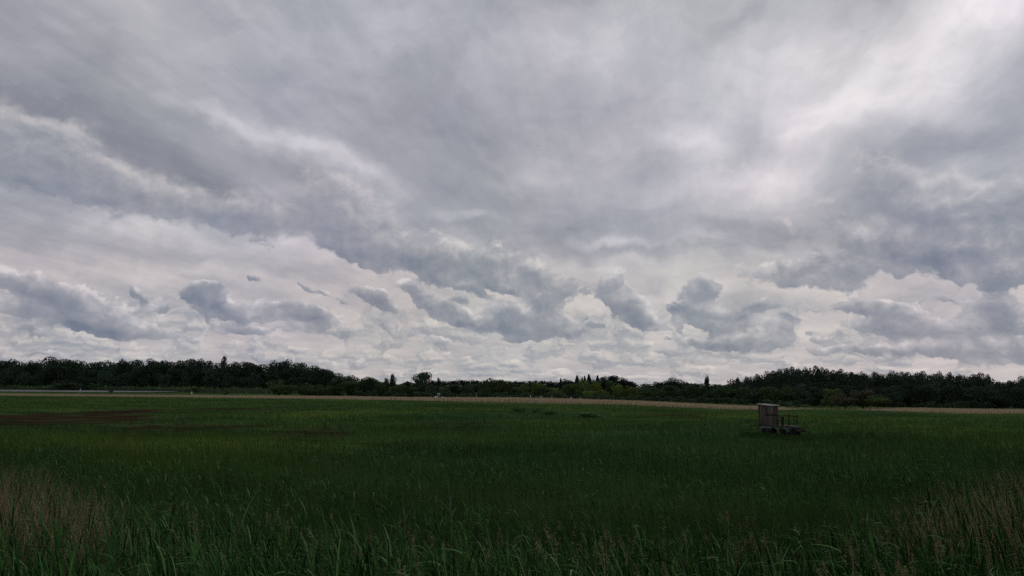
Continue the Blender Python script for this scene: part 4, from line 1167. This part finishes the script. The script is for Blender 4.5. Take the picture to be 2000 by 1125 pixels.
# bird
def bird():
    x, y, z = atdist(1050, 285, 150)
    mb = MB()
    mb.lathe([(0.001, -.2), (.03, -.15), (.05, -.03), (.045, .06), (.03, .12), (.03, .15), (.001, .2)], 'Z', (0, 0, 0), 10)
    o = mb.build('bird', M_black, smooth=True)
    for s_ in (-1, 1):
        w_ = MB(); w_.add([(s_ * .03, 0, .08), (s_ * .20, .07, .10), (s_ * .42, .02, -.02), (s_ * .22, .06, -.03), (s_ * .03, 0, -.06), (s_ * .03, -.01, .08), (s_ * .20, .06, .10), (s_ * .42, .01, -.02), (s_ * .22, .05, -.03), (s_ * .03, -.01, -.06)],
                            [(0, 1, 2, 3, 4), (9, 8, 7, 6, 5), (0, 5, 6, 1), (1, 6, 7, 2), (2, 7, 8, 3), (3, 8, 9, 4)])
        w_.build('wing', M_black, o)
    o.location = (x, y, z); o.rotation_euler = (math.radians(80), .2, .4); o.scale = (.6, .6, .6)
    tag(o, 'tiny dark bird high in the grey sky', 'bird')
bird()

# ================================================================== single stalks and docks in the near growth
def forked(px, ytop, d, hgt, lab, forks):
    x, y, zt = atdist(px, ytop, d)
    z0 = zt - hgt
    r = empty('dead_stalk', (x, y, z0)); tag(r, lab, 'stalk', 'pale forked dead stalks')
    mb = MB(); mb.path([(0.06, 0, -.3), (.04, 0, hgt * .35), (.015, 0, hgt * .62), (0, 0, hgt)], .0032, .0015, 5)
    st = mb.build('stem', M_pale_bark, r)
    for (t, dx, dz) in forks:
        mb = MB(); mb.path([(0.02, 0, hgt * t), (dx * .5 + .01, .01, hgt * t + dz * .5), (dx, .01, hgt * t + dz)], .0024, .0012, 5); mb.build('twig', M_pale_bark, r)
forked(876, 938, 9.0, 0.60, 'taller pale dead stalk with a wide fork rising above the reeds', [(.42, -.11, .12), (.45, .06, .20), (.62, .05, .08)])
forked(786, 960, 9.0, 0.50, 'shorter pale dead stalk left of the taller one, bent at the tip', [(.3, .12, .16), (.5, .04, .1)])

def dock(px, top, d, hgt, lab, k):
    x, y, zt = atdist(px, top, d); z0 = zt - hgt
    rg = np.random.default_rng(50 + k)
    r = empty('dock_plant', (x, y, z0)); tag(r, lab, 'plant', 'yellowish seed spikes low in the grass')
    mb = MB(); mb.path([(0, 0, -.3), (.01, 0, hgt * .5), (-.02, 0, hgt)], .005, .002, 5); mb.build('stem', M_straw, r)
    n = 170; t = rg.uniform(.42, 1, n); rad = .028 * (1.3 - t) * rg.uniform(.2, 1.2, n)
    a = rg.uniform(0, 6.28, n); br = np.floor(rg.uniform(0, 4, n)); 
    off = np.stack([np.cos(br * 1.7) * (1 - t) * .10, np.sin(br * 1.7) * (1 - t) * .10], -1)
    C = np.stack([rad * np.cos(a) + off[:, 0] - .02 * t, rad * np.sin(a) + off[:, 1], t * hgt], -1)
    V, Fc = leaf_quads(C, np.stack([np.cos(a), np.sin(a), 0 * a], -1), rg.uniform(.006, .013, n))
    mesh_obj('seed_spike', V, Fc, M_dock, r, attr=np.repeat(rg.uniform(0, 1, n), 4))  # the dock's seed clusters, small quads set round the stem
for k, (px, top, d, hg, lab) in enumerate([(1178, 1048, 5.6, .38, 'tall yellowish seed spike standing by itself in the middle grass'), (784, 1090, 5.2, .3, 'small seed spike low in the grass below the forked stalks'),
        (1612, 1094, 5.2, .25, 'short seed spike at the lower edge, before the row of three'), (1661, 1055, 5.8, .32, 'taller branched seed spike above the lower row'), (1718, 1094, 5.2, .28, 'slender seed spike, first of the row of three'),
        (1760, 1096, 5.2, .28, 'pale thick seed spike, middle of the row of three'), (1774, 1105, 5.0, .24, 'low seed spike leaning on the pale thick one'), (1252, 1115, 5.0, .22, 'low seed spike at the very edge under the tall one')]):
    dock(px, top, d, hg, lab, k)
